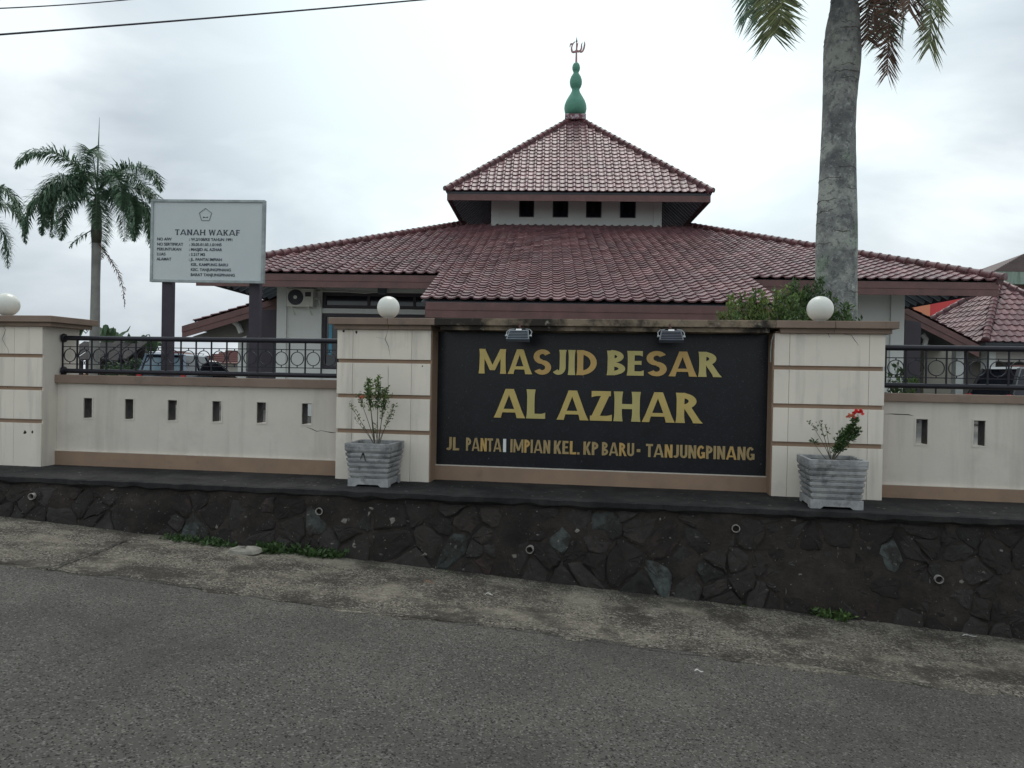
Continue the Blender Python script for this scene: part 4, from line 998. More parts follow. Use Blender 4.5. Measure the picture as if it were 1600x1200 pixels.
def calli():
    # (x, z, width) strokes of the calligraphic emblem in metres from the rod
    zc = zf+2.78
    strokes = [[(.32,.26,.02),(.325,.15,.06),(.30,.0,.07),(.24,-.13,.055),(.15,-.17,.03)],
               [(.23,.22,.02),(.2,.12,.05),(.2,.02,.06),(.16,-.1,.07),(.06,-.13,.07),(.01,-.06,.05),(.03,.1,.05),(.06,.22,.02)],
               [(.01,-.06,.05),(-.05,-.14,.07),(-.16,-.15,.07),(-.2,-.05,.07),(-.19,.06,.05),(-.15,.17,.045),(-.07,.26,.02)],
               [(-.15,.17,.03),(-.24,.16,.05),(-.27,.05,.03)]]
    for q, st in enumerate(strokes):
        mb = MB(); vs = []; fs = []; n = len(st); dd = .03+q*.002
        # smooth by catmull subdivision
        P = []
        for i in range(n-1):
            p0 = st[max(0, i-1)]; p1 = st[i]; p2 = st[i+1]; p3 = st[min(n-1, i+2)]
            for k in range(4):
                t = k/4; P.append(tuple(.5*(2*p1[c]+(p2[c]-p0[c])*t+(2*p0[c]-5*p1[c]+4*p2[c]-p3[c])*t*t+(3*p1[c]-p0[c]-3*p2[c]+p3[c])*t**3) for c in range(3)))
        P.append(st[-1]); n = len(P)
        for i, p in enumerate(P):
            a_ = P[max(0, i-1)]; b_ = P[min(n-1, i+1)]; d = Vector((b_[0]-a_[0], b_[1]-a_[1])).normalized(); nn = Vector((-d.y, d.x))*max(.012, p[2])*.5
            for y in (-dd, dd):
                for sg in (-1, 1): vs.append((p[0]+nn.x*sg, y, zc+p[1]+nn.y*sg))
        for i in range(n-1):
            A = 4*i; B = A+4; fs += [(A, A+1, B+1, B), (A+2, B+2, B+3, A+3), (A, B, B+2, A+2), (A+1, A+3, B+3, B+1)]
        fs += [(0, 2, 3, 1), (4*n-4, 4*n-3, 4*n-1, 4*n-2)]
        mb.add(vs, fs).build('emblem_stroke', m_pinkmet, MQ, MF)
calli()
# side porches: lean-to roofs with a verge board facing the road
def side_porch(sg, pts_, Yp, label_col):
    """pts_: pixels of verge top inner end and outer end"""
    (x0, y0), (x1, y1) = pts_
    A = at(x0, y0, Yp); B = at(x1, y1, Yp); d = (B-A); Lp = d.length; dn = d.normalized(); bk = Vector((math.sin(MYAW), math.cos(MYAW), 0)); n_ = dn.cross(bk)*(1 if sg > 0 else -1)
    if n_.z < 0: n_ = -n_
    Dp = 9.0
    q = MB(); dz = Vector((0, 0, 1))
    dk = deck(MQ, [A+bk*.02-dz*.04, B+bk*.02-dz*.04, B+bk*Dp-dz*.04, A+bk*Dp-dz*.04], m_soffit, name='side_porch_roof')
    for (a, b, oo) in ((.03, .22, 0), (.22, .4, .02)):
        vs = [A-dz*a+bk*oo, B-dz*a+bk*oo, B-dz*b+bk*oo, A-dz*b+bk*oo]; vs += [v+bk*.035 for v in vs]
        MB().add(vs, [(0, 1, 2, 3), (7, 6, 5, 4), (0, 4, 5, 1), (1, 5, 6, 2), (2, 6, 7, 3), (3, 7, 4, 0)]).build('verge_board', m_fascia, dk)
    g2 = -dn; e2 = g2.cross(n_).normalized()
    if e2.dot(bk) > 0: O = B; 
    else: O = B+bk*Dp
    return dk, (O, e2, g2, [(0, 0), (Dp, 0), (Dp, Lp), (0, Lp)]), A, B, bk
dk1, pl1, A1, B1, bk = side_porch(-1, ((440, 462), (284, 508)), 24.2, '')
tiles_for(dk1, [pl1], .29, .28, 0, m_tile)
dk2, pl2, A2, B2, bk = side_porch(1, ((1400, 471), (1531, 538)), 23.6, '')
tiles_for(dk2, [pl2], .29, .28, 0, m_tile)
# walls below the porches
def pw(px0, px1, Y, ztop0, ztop1, mt, nm, parent=MQ, th=.2):
    a = at(px0, 600, Y); b = at(px1, 600, Y)
    vs = [(a.x, Y, GZ), (b.x, Y, GZ), (b.x, Y, ztop1), (a.x, Y, ztop0)]; vs += [(x, y+th, z) for x, y, z in vs]
    return MB().add(vs, [(0, 1, 2, 3), (7, 6, 5, 4), (0, 4, 5, 1), (1, 5, 6, 2), (2, 6, 7, 3), (3, 7, 4, 0)]).build(nm, mt, parent)
def zpx(px, py, Y): return at(px, py, Y).z
# left: gable infill above the posts, a post with bracket, dark panel
a = at(298, 528, 24.9); b = at(436, 483, 24.9)
MB().add([(a.x, 24.9, a.z), (b.x, 24.9, a.z-.1), (b.x, 24.9, b.z), (a.x+.1, 24.9, a.z+.06)]+[(a.x, 25.1, a.z), (b.x, 25.1, a.z-.1), (b.x, 25.1, b.z), (a.x+.1, 25.1, a.z+.06)],
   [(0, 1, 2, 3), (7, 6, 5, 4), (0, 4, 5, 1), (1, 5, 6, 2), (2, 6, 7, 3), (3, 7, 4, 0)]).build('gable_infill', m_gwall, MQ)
pw(371, 384, 24.8, a.z, a.z+.1, m_mosq, 'porch_post', th=.25)
pw(405, 433, 24.0, zpx(410, 484, 24), zpx(430, 484, 24), m_darkcol, 'dark_column', th=.4)
MB().tube([at(366, 503, 24.7), at(372, 508, 24.7), at(377, 520, 24.7)], .09, 8).build('bracket', m_mosq, MQ)
# right
pw(1412, 1437, 23.2, zpx(1412, 500, 23.2), zpx(1437, 503, 23.2), m_darkcol, 'dark_column', th=.4)
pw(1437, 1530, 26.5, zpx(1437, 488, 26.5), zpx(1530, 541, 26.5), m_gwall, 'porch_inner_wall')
pw(1493, 1505, 24.2, zpx(1493, 548, 24.2), zpx(1505, 548, 24.2), m_mosq, 'porch_post', th=.25)
MB().tube([at(1441, 522, 24.2), at(1447, 530, 24.2), at(1443, 545, 24.2)], .08, 8).build('bracket', m_mosq, MQ)
pw(1443, 1500, 25.9, zpx(1443, 536, 25.9), zpx(1500, 548, 25.9), m_beige, 'porch_cornice', th=.5)
# air conditioner
ac0 = mpl(448, 450, FWL-.4); ac1 = mpl(489, 479, FWL-.4)
ACT = thing('air_conditioner', MF @ Vector(((ac0.x+ac1.x)/2, FWL-.2, ac1.z)), 'white outdoor air conditioner unit on brackets, high on the white mosque wall', 'air conditioner', rot=Matrix.Rotation(-MYAW, 4, 'Z'))
x0, x1, z0_, z1_ = ac0.x, ac1.x, ac1.z, ac0.z; y0 = FWL-.4
cs_ = MB().box(x0, x1, y0, y0+.3, z0_, z1_).build('casing', m_ac, ACT, MF, bevel=.02)
cxx = x0+(x1-x0)*.34; czz = (z0_+z1_)/2; rr_ = (z1_-z0_)*.43
MB().lathe([(rr_, 0), (rr_, .012), (rr_*.96, .02)], n=28).xf(Matrix.Translation((cxx, y0-.0005, czz)) @ Matrix.Rotation(R(90), 4, 'X')).build('fan_opening', m_dark, cs_, MF)
for f in (.9, .72, .54, .38):
    MB().tube([(cxx+rr_*f*math.cos(a*.314), y0-.028, czz+rr_*f*math.sin(a*.314)) for a in range(21)], .006, 4, False).build('grille_ring', m_grey, cs_, MF)
MB().lathe([(rr_*.24, 0), (rr_*.24, .02)], n=16).xf(Matrix.Translation((cxx, y0-.022, czz)) @ Matrix.Rotation(R(90), 4, 'X')).build('fan_hub', m_ac, cs_, MF)
MB().box(x1-(x1-x0)*.3, x1-(x1-x0)*.08, y0-.006, y0-.0005, z1_-.22, z1_-.1).build('name_plate', m_dark, cs_, MF)
for t in (.18, .82):
    x = x0+(x1-x0)*t; MB().box(x-.02, x+.02, y0+.02, FWL-.062, z0_-.03, z0_-.0005).bar((x, y0+.05, z0_-.03), (x, FWL-.062, z0_-.2), .03, .02).build('bracket', m_ac, ACT, MF)
MB().tube([(x1, y0+.15, czz), (x1+.1, y0+.2, czz-.05), (x1+.12, FWL-.1, z0_+.02), (x1+.14, FWL-.09, z1_+.05)], .02, 8).build('coolant_pipe', m_ac, ACT, MF)
# cable along the wall
cb_ = MB().tube([mpl(495, 455, FWL-.08), mpl(530, 455, FWL-.1), mpl(570, 458, FWL-.1), mpl(592, 456, FWL-.12), mpl(600, 452, FWL-.1)], .018, 6).build('wall_conduit', m_ac, MQ, MF)
MB().tube([mpl(1337.5, 466, FWL-.06), mpl(1337.5, 600, FWL-.06)], .035, 8).build('drain_pipe', m_dark, MQ, MF)
# floodlight box above the globe
a = mpl(591, 449, FWL-.15); b = mpl(604, 460, FWL-.15)
MB().box(a.x, b.x, FWL-.25, FWL-.1, b.z, a.z).build('wall_lamp_box', m_grey, MQ, MF, bevel=.02)

# ------------------------------------------------------------------ gazebo on the right
A = at(1540, 534, 25.0); ap = at(1560, 443, 28.0)
dg = Vector((ap.x-A.x, ap.y-A.y, 0)); hd = dg.length; th = math.atan2(dg.y, dg.x)-math.pi/4; hh = hd/math.sqrt(2)
GF = Matrix.Translation((ap.x, ap.y, 0)) @ Matrix.Rotation(th, 4, 'Z')
GT = thing('pavilion', (ap.x, ap.y, GZ), 'small pavilion with maroon pyramid tile roof beside the mosque, cut by the right photo edge', 'pavilion', rot=Matrix.Rotation(th, 4, 'Z'))
gz0, gz1 = A.z, ap.z
g_roof = deck(GT, [GF @ Vector((-hh, -hh, gz0-.03)), GF @ Vector((hh, -hh, gz0-.03)), GF @ Vector((0, 0, gz1-.03))], m_soffit, name='roof')
planes = []
for k in range(4):
    F = GF @ Matrix.Rotation(k*math.pi/2, 4, 'Z')
    if k: deck(g_roof, [F @ Vector((-hh, -hh, gz0-.03)), F @ Vector((hh, -hh, gz0-.03)), F @ Vector((0, 0, gz1-.03))], m_soffit)
    planes.append((F @ Vector((-hh, -hh, gz0)), F.to_3x3() @ Vector((1, 0, 0)), (F.to_3x3() @ Vector((0, hh, gz1-gz0))).normalized(), [(.05, 0), (2*hh-.05, 0), (hh, math.hypot(hh, gz1-gz0)-.05)]))
    ridge_caps(g_roof, F @ Vector((-hh-.02, -hh-.02, gz0+.04)), F @ Vector((-.05, -.05, gz1+.02)), .28, .115)
    MB().box(-hh+.03, hh-.03, -hh+.03, -hh+.06, gz0-.26, gz0-.05).build('fascia_board', m_darkcol, g_roof, F)
    MB().box(-hh+.5, -hh+.8, -hh+.5, -hh+.8, GZ, gz0+.1).build('column', m_mosq, GT, F)
    MB().box(-hh+.8005, hh-.5005, -hh+.55, -hh+.75, gz0-.62, gz0-.1).build('beam', m_fwall, GT, F)
tiles_for(g_roof, planes, .31, .3, 300, m_tile, vis=lambda M_: M_.to_3x3().col[2].y < -.1 or M_.to_3x3().col[2].x < -.3)
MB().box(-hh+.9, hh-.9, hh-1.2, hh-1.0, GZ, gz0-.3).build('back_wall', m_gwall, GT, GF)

# ------------------------------------------------------------------ buildings behind
RB = thing('shop_building', at(1455, 600, 52), 'red and orange clad building showing under the right roof corner', 'building')
RB.location.z = GZ; WM[RB.name] = Matrix.Translation((RB.location.x, RB.location.y, GZ))
def boxpx(px0, px1, pyt, pyb, Y, dep, mt, nm, parent, z0=None):
    a = at(px0, pyt, Y); b = at(px1, pyb, Y)
    return MB().box(a.x, b.x, Y, Y+dep, b.z if z0 is None else z0, a.z).build(nm, mt, parent)
boxpx(1405, 1422, 455, 491, 52, 4, m_redsh, 'red_cladding', RB); boxpx(1422.3, 1453, 455, 494, 51.9, 4, m_orsh, 'orange_cladding', RB); boxpx(1453.3, 1525, 455, 494, 52, 4, m_redsh, 'red_cladding', RB)
boxpx(1405, 1525, 494.5, 505, 51.8, 4, m_fwall, 'pale_band', RB); boxpx(1407, 1523, 505.5, 600, 52.2, 4, m_fwall, 'wall', RB, GZ)
boxpx(1421, 1423, 480, 490, 51.6, .1, m_lwhite, 'lamp_bracket', RB)
FB = thing('far_house', (at(1600, 500, 60).x+8, 66, GZ), 'distant house with greyish brown tile roof and mossy green gutter at the right edge', 'house')
Yb = 58.0
a0 = at(1556, 437, Yb); xx1 = a0.x+20; ze = at(1570, 427, Yb).z
MB().box(a0.x+.6, xx1, Yb+.8, Yb+7, GZ, ze-.4).build('wall', m_redroof, FB)
g0 = at(1546, 443, Yb).z; g1 = at(1560, 424, Yb).z
MB().box(a0.x, xx1, Yb, Yb+.8, g0, g1).box(a0.x, a0.x+.6, Yb+.8, Yb+7, g0, g1).build('gutter', m_fgreen, FB)
rs = (at(1600, 398, Yb+4).z-g1)/((at(1600, 398, Yb).x-a0.x))
pk = Vector((a0.x+5, Yb+3.5, g1+2.2))
rb = MB().add([(a0.x, Yb, g1), (xx1, Yb, g1), (xx1, Yb+3.5, g1+2.2), pk, (a0.x, Yb+7, g1), (xx1, Yb+7, g1)], [(0, 1, 2, 3), (4, 0, 3), (5, 4, 3, 2)]).build('roof', m_froof, FB)
rowm = MB(); rr = random.Random(1)
for j in range(18):
    t = j/18; y = Yb+3.5*t; z = g1+2.2*t; rowm.box(a0.x+5*t, xx1, y-.02, y+.2, z+.01, z+.12)
rowm.build('tile_rows', m_froof, FB, kind='stuff')

# ------------------------------------------------------------------ left background: shed, yard wall, houses
SH = thing('shed', (at(150, 560, 38).x, 40, GZ), 'dark open shed with sagging old roof behind the left railing', 'shed')
a = at(92, 540, 38); b = at(197, 541, 38)
for k in range(8):
    x0 = a.x+(b.x-a.x)*k/8; x1 = a.x+(b.x-a.x)*(k+1)/8; zt = a.z+.25+.06*math.sin(k*1.9); 
    vs = [(x0+.02, 38, zt-.85), (x1, 38, zt-.87), (x1, 40.2, zt+.05), (x0+.02, 40.2, zt+.07)]; vs += [(x, y, z-.06) for x, y, z in vs]
    MB().add(vs, [(0, 1, 2, 3), (7, 6, 5, 4), (0, 4, 5, 1), (1, 5, 6, 2), (2, 6, 7, 3), (3, 7, 4, 0)]).build('roof_sheet', m_shed, SH)
for k in range(5): x = a.x+.15+(b.x-a.x-.3)*k/4; MB().box(x-.07, x+.07, 38.3, 38.44, GZ, a.z-.5).build('post', m_wood, SH)
MB().box(a.x+.1, b.x-.1, 40.2, 40.35, GZ, a.z+.1).build('back_wall', m_wood, SH)
for k, (u0, u1, z_, mt) in enumerate(((.02, .3, .55, m_orange), (.32, .6, .5, m_wood), (.62, .95, .62, m_wood))):
    MB().box(a.x+(b.x-a.x)*u0, a.x+(b.x-a.x)*u1, 38.7, 39.2, GZ, GZ+z_+.35).build('stacked_load', mt, SH)
YW = thing('yard_wall', (at(160, 590, 33).x, 33, GZ), 'low cream yard wall with brown posts far behind the left railing', 'wall')
zt = at(160, 588, 33).z
for px in (104, 147, 190, 231, 60):
    x = at(px, 590, 33).x; MB().box(x-.13, x+.13, 32.95, 33.2, GZ, zt+.06).build('post', m_brown, YW)
MB().box(at(30, 590, 33).x, at(240, 590, 33).x, 33, 33.12, GZ, zt-.03).build('wall_body', m_fwall, YW)
def house(px0, px1, pyr, pye, Y, dep, label, wallm, name='house'):
    a = at(px0, pye, Y); b = at(px1, pye, Y); zr = at((px0+px1)/2, pyr, Y+dep/2).z
    T = thing(name, ((a.x+b.x)/2, Y+dep/2, GZ), label, 'house')
    MB().box(a.x+.4, b.x-.4, Y+.4, Y+dep-.4, GZ, a.z+.1).build('wall', wallm, T)
    r_ = MB().add([(a.x, Y, a.z), (b.x, Y, a.z), (b.x, Y+dep, a.z), (a.x, Y+dep, a.z), (a.x+1, Y+dep/2, zr), (b.x-1, Y+dep/2, zr)],
             [(0, 1, 5, 4), (1, 2, 5), (2, 3, 4, 5), (3, 0, 4), (3, 2, 1, 0)]).build('roof', m_redroof, T)
    n = int((b.x-a.x)/2.2)
    for k in range(n):
        x = a.x+1.2+k*2.2; w1 = MB().box(x, x+.9, Y+.34, Y+.399, GZ+.9, min(a.z-.25, GZ+2.1)).build('window', m_dark, T)
        MB().box(x+.08, x+.82, Y+.325, Y+.338, GZ+1.0, min(a.z-.35, GZ+2.0)).build('pane', m_glass, w1)
    for k in range(6):
        t = (k+.5)/6; y = Y+dep/2*t; z = a.z+(zr-a.z)*t; MB().box(a.x+1*t, b.x-1*t, y, y+.12, z, z+.1).build('roof_course', m_redroof, r_)
house(292, 396, 548, 566, 46, 8, 'far house with long low red roof seen through the railing beside the white post', m_fwall)
house(222, 275, 549, 558, 60, 8, 'far house with small red roof peeping over the silver blue car', m_fwall)

# ------------------------------------------------------------------ cars
def car(loc, yaw, label, mt, W_, L_, H_, hood, rearcut, name='parked_car', suv=True, grp='cars parked in the compound'):
    T = thing(name, loc, label, 'car', grp, Matrix.Rotation(yaw, 4, 'Z')); F = wm(T)
    # x across, y forward; the car's rear at y=-L/2
    belt = .98 if suv else .9
    prof = [(-L_/2, .35), (-L_/2-.02, .62), (-L_/2+.03, belt), (L_/2-hood, belt+.02), (L_/2-.25, belt-.12), (L_/2, belt-.3), (L_/2+.02, .4), (L_/2-.15, .25), (-L_/2+.15, .25)]
    n = len(prof); vs = []; xs_ = [(-W_/2, .94), (-W_/2*.97, 1), (W_/2*.97, 1), (W_/2, .94)]
    lay = [(-W_/2+.0, .0), (-W_/2+.09, .03), (W_/2-.09, .03), (W_/2, 0)]
    for k, (x, _) in enumerate(lay):
        edge_ = k in (0, 3)
        for (y, z) in prof: vs.append((x*(1 if edge_ else 1), y*(.965 if edge_ else 1), .6+(z-.6)*(.93 if edge_ else 1)))
    fs = []
    for k in range(3):
        for i in range(n): fs.append((k*n+i, k*n+(i+1) % n, (k+1)*n+(i+1) % n, (k+1)*n+i))
    fs += [tuple(range(n)), tuple(range(4*n-1, 3*n-1, -1))]
    body = MB().add(vs, fs).build('body', mt, T, F, bevel=.03)
    # glasshouse
    g0, g1 = -L_/2+.04, L_/2-hood-.05; r0, r1 = -L_/2+rearcut, L_/2-hood-.75; wt2, wb2 = W_/2-.2, W_/2-.06
    zt_ = H_; vs = [(-wb2, g0, belt-.01), (wb2, g0, belt-.01), (wb2, g1, belt-.01), (-wb2, g1, belt-.01), (-wt2, r0, zt_-.06), (wt2, r0, zt_-.06), (wt2, r1, zt_-.06), (-wt2, r1, zt_-.06)]
    gl = MB().add(vs, [(0, 1, 5, 4), (1, 2, 6, 5), (2, 3, 7, 6), (3, 0, 4, 7), (4, 5, 6, 7)]).build('windows', m_glass, T, F)
    MB().add([(-wt2-.02, r0-.06, zt_-.07), (wt2+.02, r0-.06, zt_-.07), (wt2+.02, r1+.05, zt_-.07), (-wt2-.02, r1+.05, zt_-.07), (-wt2+.08, r0+.1, zt_), (wt2-.08, r0+.1, zt_), (wt2-.08, r1-.1, zt_-.01), (-wt2+.08, r1-.1, zt_-.01)],
             [(0, 1, 5, 4), (1, 2, 6, 5), (2, 3, 7, 6), (3, 0, 4, 7), (4, 5, 6, 7), (3, 2, 1, 0)]).build('roof_panel', mt, T, F, bevel=.02)
    for sg in (-1, 1):
        for (y0, y1) in ((g0, r0), (g1, r1)):
            MB().bar((sg*wb2, y0, belt), (sg*wt2, y1, zt_-.06), .09, .07).build('window_pillar', mt, T, F)
        ym = (g0+g1)/2; MB().bar((sg*(wb2+.005), ym, belt), (sg*(wt2+.005), (r0+r1)/2, zt_-.06), .07, .05).build('window_pillar', mt, T, F)
        for y in (-L_/2+.8, L_/2-.85):
            wv = MB().lathe([(.2, -.11), (.32, -.11), (.34, -.06), (.34, .06), (.32, .11), (.2, .11)], n=20).xf(Matrix.Translation((sg*(W_/2-.1), y, .34)) @ Matrix.Rotation(R(90), 4, 'Y')).build('wheel', m_tyre, T, F)
            MB().lathe([(.19, 0), (.2, .012), (.05, .02)], n=14).xf(Matrix.Translation((sg*(W_/2+.012), y, .34)) @ Matrix.Rotation(R(90*sg), 4, 'Y')).build('rim', m_cover, wv, F)
        MB().box(sg*(W_/2-.1)-.08, sg*(W_/2-.1)+.08, -L_/2-.035, -L_/2+.12, .78, 1.06 if suv else .92).build('tail_light', m_red, T, F, bevel=.02)
        MB().box(sg*(W_/2-.25)-.16, sg*(W_/2-.25)+.16, L_/2-.12, L_/2+.012, .58, .72).build('headlight', m_cover, T, F, bevel=.02)
        MB().box(sg*(W_/2+.09)-.09, sg*(W_/2+.09)+.09, L_/2-hood-.35, L_/2-hood-.2, belt+.02, belt+.16).build('wing_mirror', mt, T, F, bevel=.02)
    MB().box(-W_/2+.05, W_/2-.05, -L_/2-.08, -L_/2+.02, .34, .58).build('rear_bumper', mt, T, F, bevel=.03)
    MB().box(-.26, .26, -L_/2-.05, -L_/2-.021, .66, .78).build('number_plate', m_dark, T, F)
    if suv:
        MB().box(-wt2, wt2, r0-.2, r0+.05, zt_-.07, zt_-.03).build('spoiler', mt, T, F, bevel=.01)
        for sg in (-1, 1): MB().tube([(sg*(wt2-.02), r0+.2, zt_+.05), (sg*(wt2-.02), r1-.1, zt_+.05)], .018, 6).build('roof_rail', m_cover, T, F)
        vs2 = [(-wb2+.12, g0-.012, belt+.05), (wb2-.12, g0-.012, belt+.05), (wt2-.06, r0-.085, zt_-.14), (-wt2+.06, r0-.085, zt_-.14)]
        MB().add(vs2+[(x, y+.01, z) for x, y, z in vs2], [(0, 1, 2, 3), (7, 6, 5, 4), (0, 4, 5, 1), (1, 5, 6, 2), (2, 6, 7, 3), (3, 7, 4, 0)]).build('rear_window', mat('rear_glass', (.12,.19,.24), .15, spec=.8), T, F)
    return T
ca = at(250, 590, 27)
car((ca.x-.1, 29.2, GZ), R(3), 'silver blue estate car with red tail lights, parked behind the left sign post', m_suv, 1.72, 4.3, 1.78, 1.0, .38)
cb2_ = at(318, 590, 29)
car((cb2_.x-.35, 30.6, GZ), R(-62), 'black car with sloping windscreen, parked right of the silver blue one', m_black, 1.68, 4.1, 1.6, 1.15, .5, suv=False)
cc = at(1590, 600, 21.5)
car((cc.x+1.75, 22.6, GZ), R(-80), 'black car at the right photo edge behind the railing', m_black, 1.7, 4.3, 1.72, 1.0, .4, suv=False)

# ------------------------------------------------------------------ notice board
NY = 10.6
NB = thing('notice_board', (at(320, 600, NY).x, NY, GZ), 'pale grey framed land notice board on two dark posts behind the left wall', 'sign board')
c00 = at(231, 440, NY); c11 = at(415.5, 313, NY); cc_ = at(324, 377, NY)
bw_ = (at(415, 377, NY)-at(232, 377, NY)).length; bh_ = (at(324, 311.5, NY)-at(324, 441, NY)).length
tilt = math.radians(.3)
BF = Matrix.Translation(cc_) @ Matrix.Rotation(R(-4.0), 4, 'Z') @ Matrix.Rotation(tilt, 4, 'Y')
pnl = MB().box(-bw_/2+.02, bw_/2-.02, 0, .03, -bh_/2+.02, bh_/2-.02).build('panel', m_sign, NB, BF)
fw = .035
for (a, b, c, d) in ((-bw_/2, bw_/2, -bh_/2, -bh_/2+fw), (-bw_/2, bw_/2, bh_/2-fw, bh_/2), (-bw_/2, -bw_/2+fw, -bh_/2+fw+.0005, bh_/2-fw-.0005), (bw_/2-fw, bw_/2, -bh_/2+fw+.0005, bh_/2-fw-.0005)):
    MB().box(a, b, -.018, .05, c, d).build('frame_bar', m_alu, NB, BF, bevel=.003)
for px0, px1 in ((251.5, 267), (388, 404.5)):
    a = at(px0, 500, NY+.06); b = at(px1, 500, NY+.06)
    MB().box(a.x, b.x, NY+.07, NY+.19, GZ, at(px0, 345, NY).z).build('post', m_post, NB, bevel=.006)
Z = lambda fx, fy: ((fx-.5)*bw_, (.5-fy)*bh_)
# pentagon emblem
cx_, cz_ = Z(.48, .185); rp_ = .092
for q, (r1_, mt) in enumerate(((rp_, m_ink2),)):
    P5 = [(cx_+r1_*math.sin(2*math.pi*k/5), cz_+r1_*math.cos(2*math.pi*k/5)) for k in range(5)]
    for k in range(5):
        a = P5[k]; b = P5[(k+1) % 5]; MB().bar((a[0], -.003-.0004*k, a[1]), (b[0], -.003-.0004*k, b[1]), .004, .008, up=Vector((0, 0, 1))).build('emblem_line', m_ink2, pnl, BF)
MB().prism([(cx_-.035, cz_-.02), (cx_, cz_-.032), (cx_+.035, cz_-.02), (cx_+.035, cz_-.036), (cx_, cz_-.028), (cx_-.035, cz_-.04)], lambda x, y, d: (x, d, y), -.004, -.001).build('emblem_book', m_ink, pnl, BF)
a = Z(.215, .4); b = Z(.785, .4)
word('TANAH WAKAF', a[0], b[0], a[1]-.032, a[1]+.045, -.0005, .17, .13, .5, [m_ink], pnl, BF, depth=.003, gap=.12)
def text(tx, fx, fy, h, mt, x1=None):
    cu = bpy.data.curves.new('text_line', 'FONT'); cu.body = tx; cu.size = h*1.42; cu.offset = .0012; cu.extrude = .001
    ob = bpy.data.objects.new('text_line', cu); cu.materials.append(mt)
    x, z = Z(fx, fy)
    Wd = BF @ Matrix.Translation((x, -.0025, z-h/2)) @ Matrix.Rotation(R(90), 4, 'X')
    C.objects.link(ob); bpy.context.view_layer.update(); me = bpy.data.meshes.new_from_object(ob.evaluated_get(bpy.context.evaluated_depsgraph_get()))
    bpy.data.objects.remove(ob); bpy.data.curves.remove(cu); me.name = 'text_line'
    if not me.materials: me.materials.append(mt)
    return link_mesh('text_line', me, pnl, Wd)
rows_ = [('NO AIW', ': W.2/108/KE TAHUN 1991', .478), ('NO SERTIFIKAT', ': 30.05.01.03.1.01445', .54), ('PERUNTUKAN', ': MASJID AL AZHAR', .6), ('LUAS', ': 3.217 M2', .66), ('ALAMAT', ': JL. PANTAI IMPIAN', .72), ('', '  KEL. KAMPUNG BARU', .782), ('', '  KEC. TANJUNGPINANG', .843), ('', '  BARAT TANJUNGPINANG', .905)]
for a_, b_, fy in rows_:
    if a_: text(a_, .055, fy, .038, m_ink)
    text(b_, .34, fy, .038, m_ink)

# ------------------------------------------------------------------ palms
def frond_mesh(rr, L_, el, az, droop, ll, n, mt, parent, base, wd=.022, flat=.35, twist=0., name='frond', thick=.02, tdead=False):
    mb = MB(); P = []; p = Vector(base); e_ = el; k = 22
    for i in range(k+1):
        P.append(p.copy()); d = Vector((math.cos(e_)*math.cos(az), math.cos(e_)*math.sin(az), math.sin(e_))); p = p+d*(L_/k); e_ -= droop/k*(.4+1.2*i/k); e_ = max(e_, -1.5)
    rb = MB().tube(P, [thick*(1-.85*i/k) for i in range(k+1)], 5)
    sd_ = Vector((-math.sin(az), math.cos(az), 0))
    for j in range(n):
        t = .17+.83*j/n; q = t*k; i = min(int(q), k-1); c = P[i].lerp(P[i+1], q-i); d = (P[i+1]-P[i]).normalized(); u = sd_.cross(d).normalized()
        if u.z < 0: u = -u
        ln = ll*(math.sin(math.pi*min(1, .12+t*.9))**.6)*rr.uniform(.8, 1.12)
        for sg in (-1, 1):
            out = (sd_*sg*rr.uniform(.75, 1)+d*rr.uniform(.35, .75)+u*rr.uniform(-flat*2, flat*2)).normalized()
            a = c; m1 = a+out*ln*.5; dr = Vector((0, 0, -1)); e2 = (out+dr*rr.uniform(.35, 1.0)).normalized(); tip = m1+e2*ln*.55
            wv = out.cross(dr); wv = wv.normalized() if wv.length > .05 else d
            wv = (wv+d*.5).normalized()*wd*.5*rr.uniform(.7, 1.2); ti = rr.random()
            mb.add([a-wv*.5, a+wv*.5, m1+wv, m1-wv, tip], [(0, 1, 2, 3), (3, 2, 4)], ti)
    n0 = len(mb.v); mb.add(rb.v, rb.f, .6)
    return mb.build(name, mt, parent)
def palm(x, y, trunk, zc, fr, label, tint_m, trunk_m, seed, crown_r, spear=0, grp='palm trees in the compound', shaft=True, sl=1.6):
    rr = random.Random(seed); T = thing('palm_tree', (x, y, GZ-.02), label, 'palm tree', grp)
    MB().tube([(x+dx, y, z) for (z, r_, dx) in trunk], [r_ for (z, r_, dx) in trunk], 24).build('trunk', trunk_m, T, smooth=True)
    top = Vector((x+trunk[-1][2], y, trunk[-1][0]))
    if shaft: MB().lathe([(trunk[-1][1], 0), (trunk[-1][1]*1.18, .2*sl), (trunk[-1][1]*1.0, .6*sl), (trunk[-1][1]*.6, .9*sl), (.02, sl)], n=14).xf(Matrix.Translation(top)).build('crownshaft', m_shaft, T, smooth=True)
    cb = top+Vector((0, 0, .93*sl))
    for (L_, el, az, dr, ll, n, mt, wd) in fr: frond_mesh(rr, L_, el, az, dr, ll, n, mt or tint_m, T, cb, wd)
    if spear: MB().tube([cb+Vector((0, 0, .2)), cb+Vector((.02, 0, spear*.5)), cb+Vector((.05, 0, spear))], [.035, .025, .004], 6).build('spear_leaf', tint_m, T)
    return T
YP = 25.0
c_ = at(151, 308, YP); gb_ = at(149, 600, YP)
rr = random.Random(31)
fr = []
for k in range(15):
    az = 2*math.pi*k/15+rr.uniform(-.15, .15); ring = k % 3
    el = (1.15, .75, .25)[ring]+rr.uniform(-.12, .12); dr = (3.0, 3.7, 3.2)[ring]+rr.uniform(-.25, .25)
    fr.append((rr.uniform(2.8, 3.3), el, az, dr, .6, 190, None, .038))
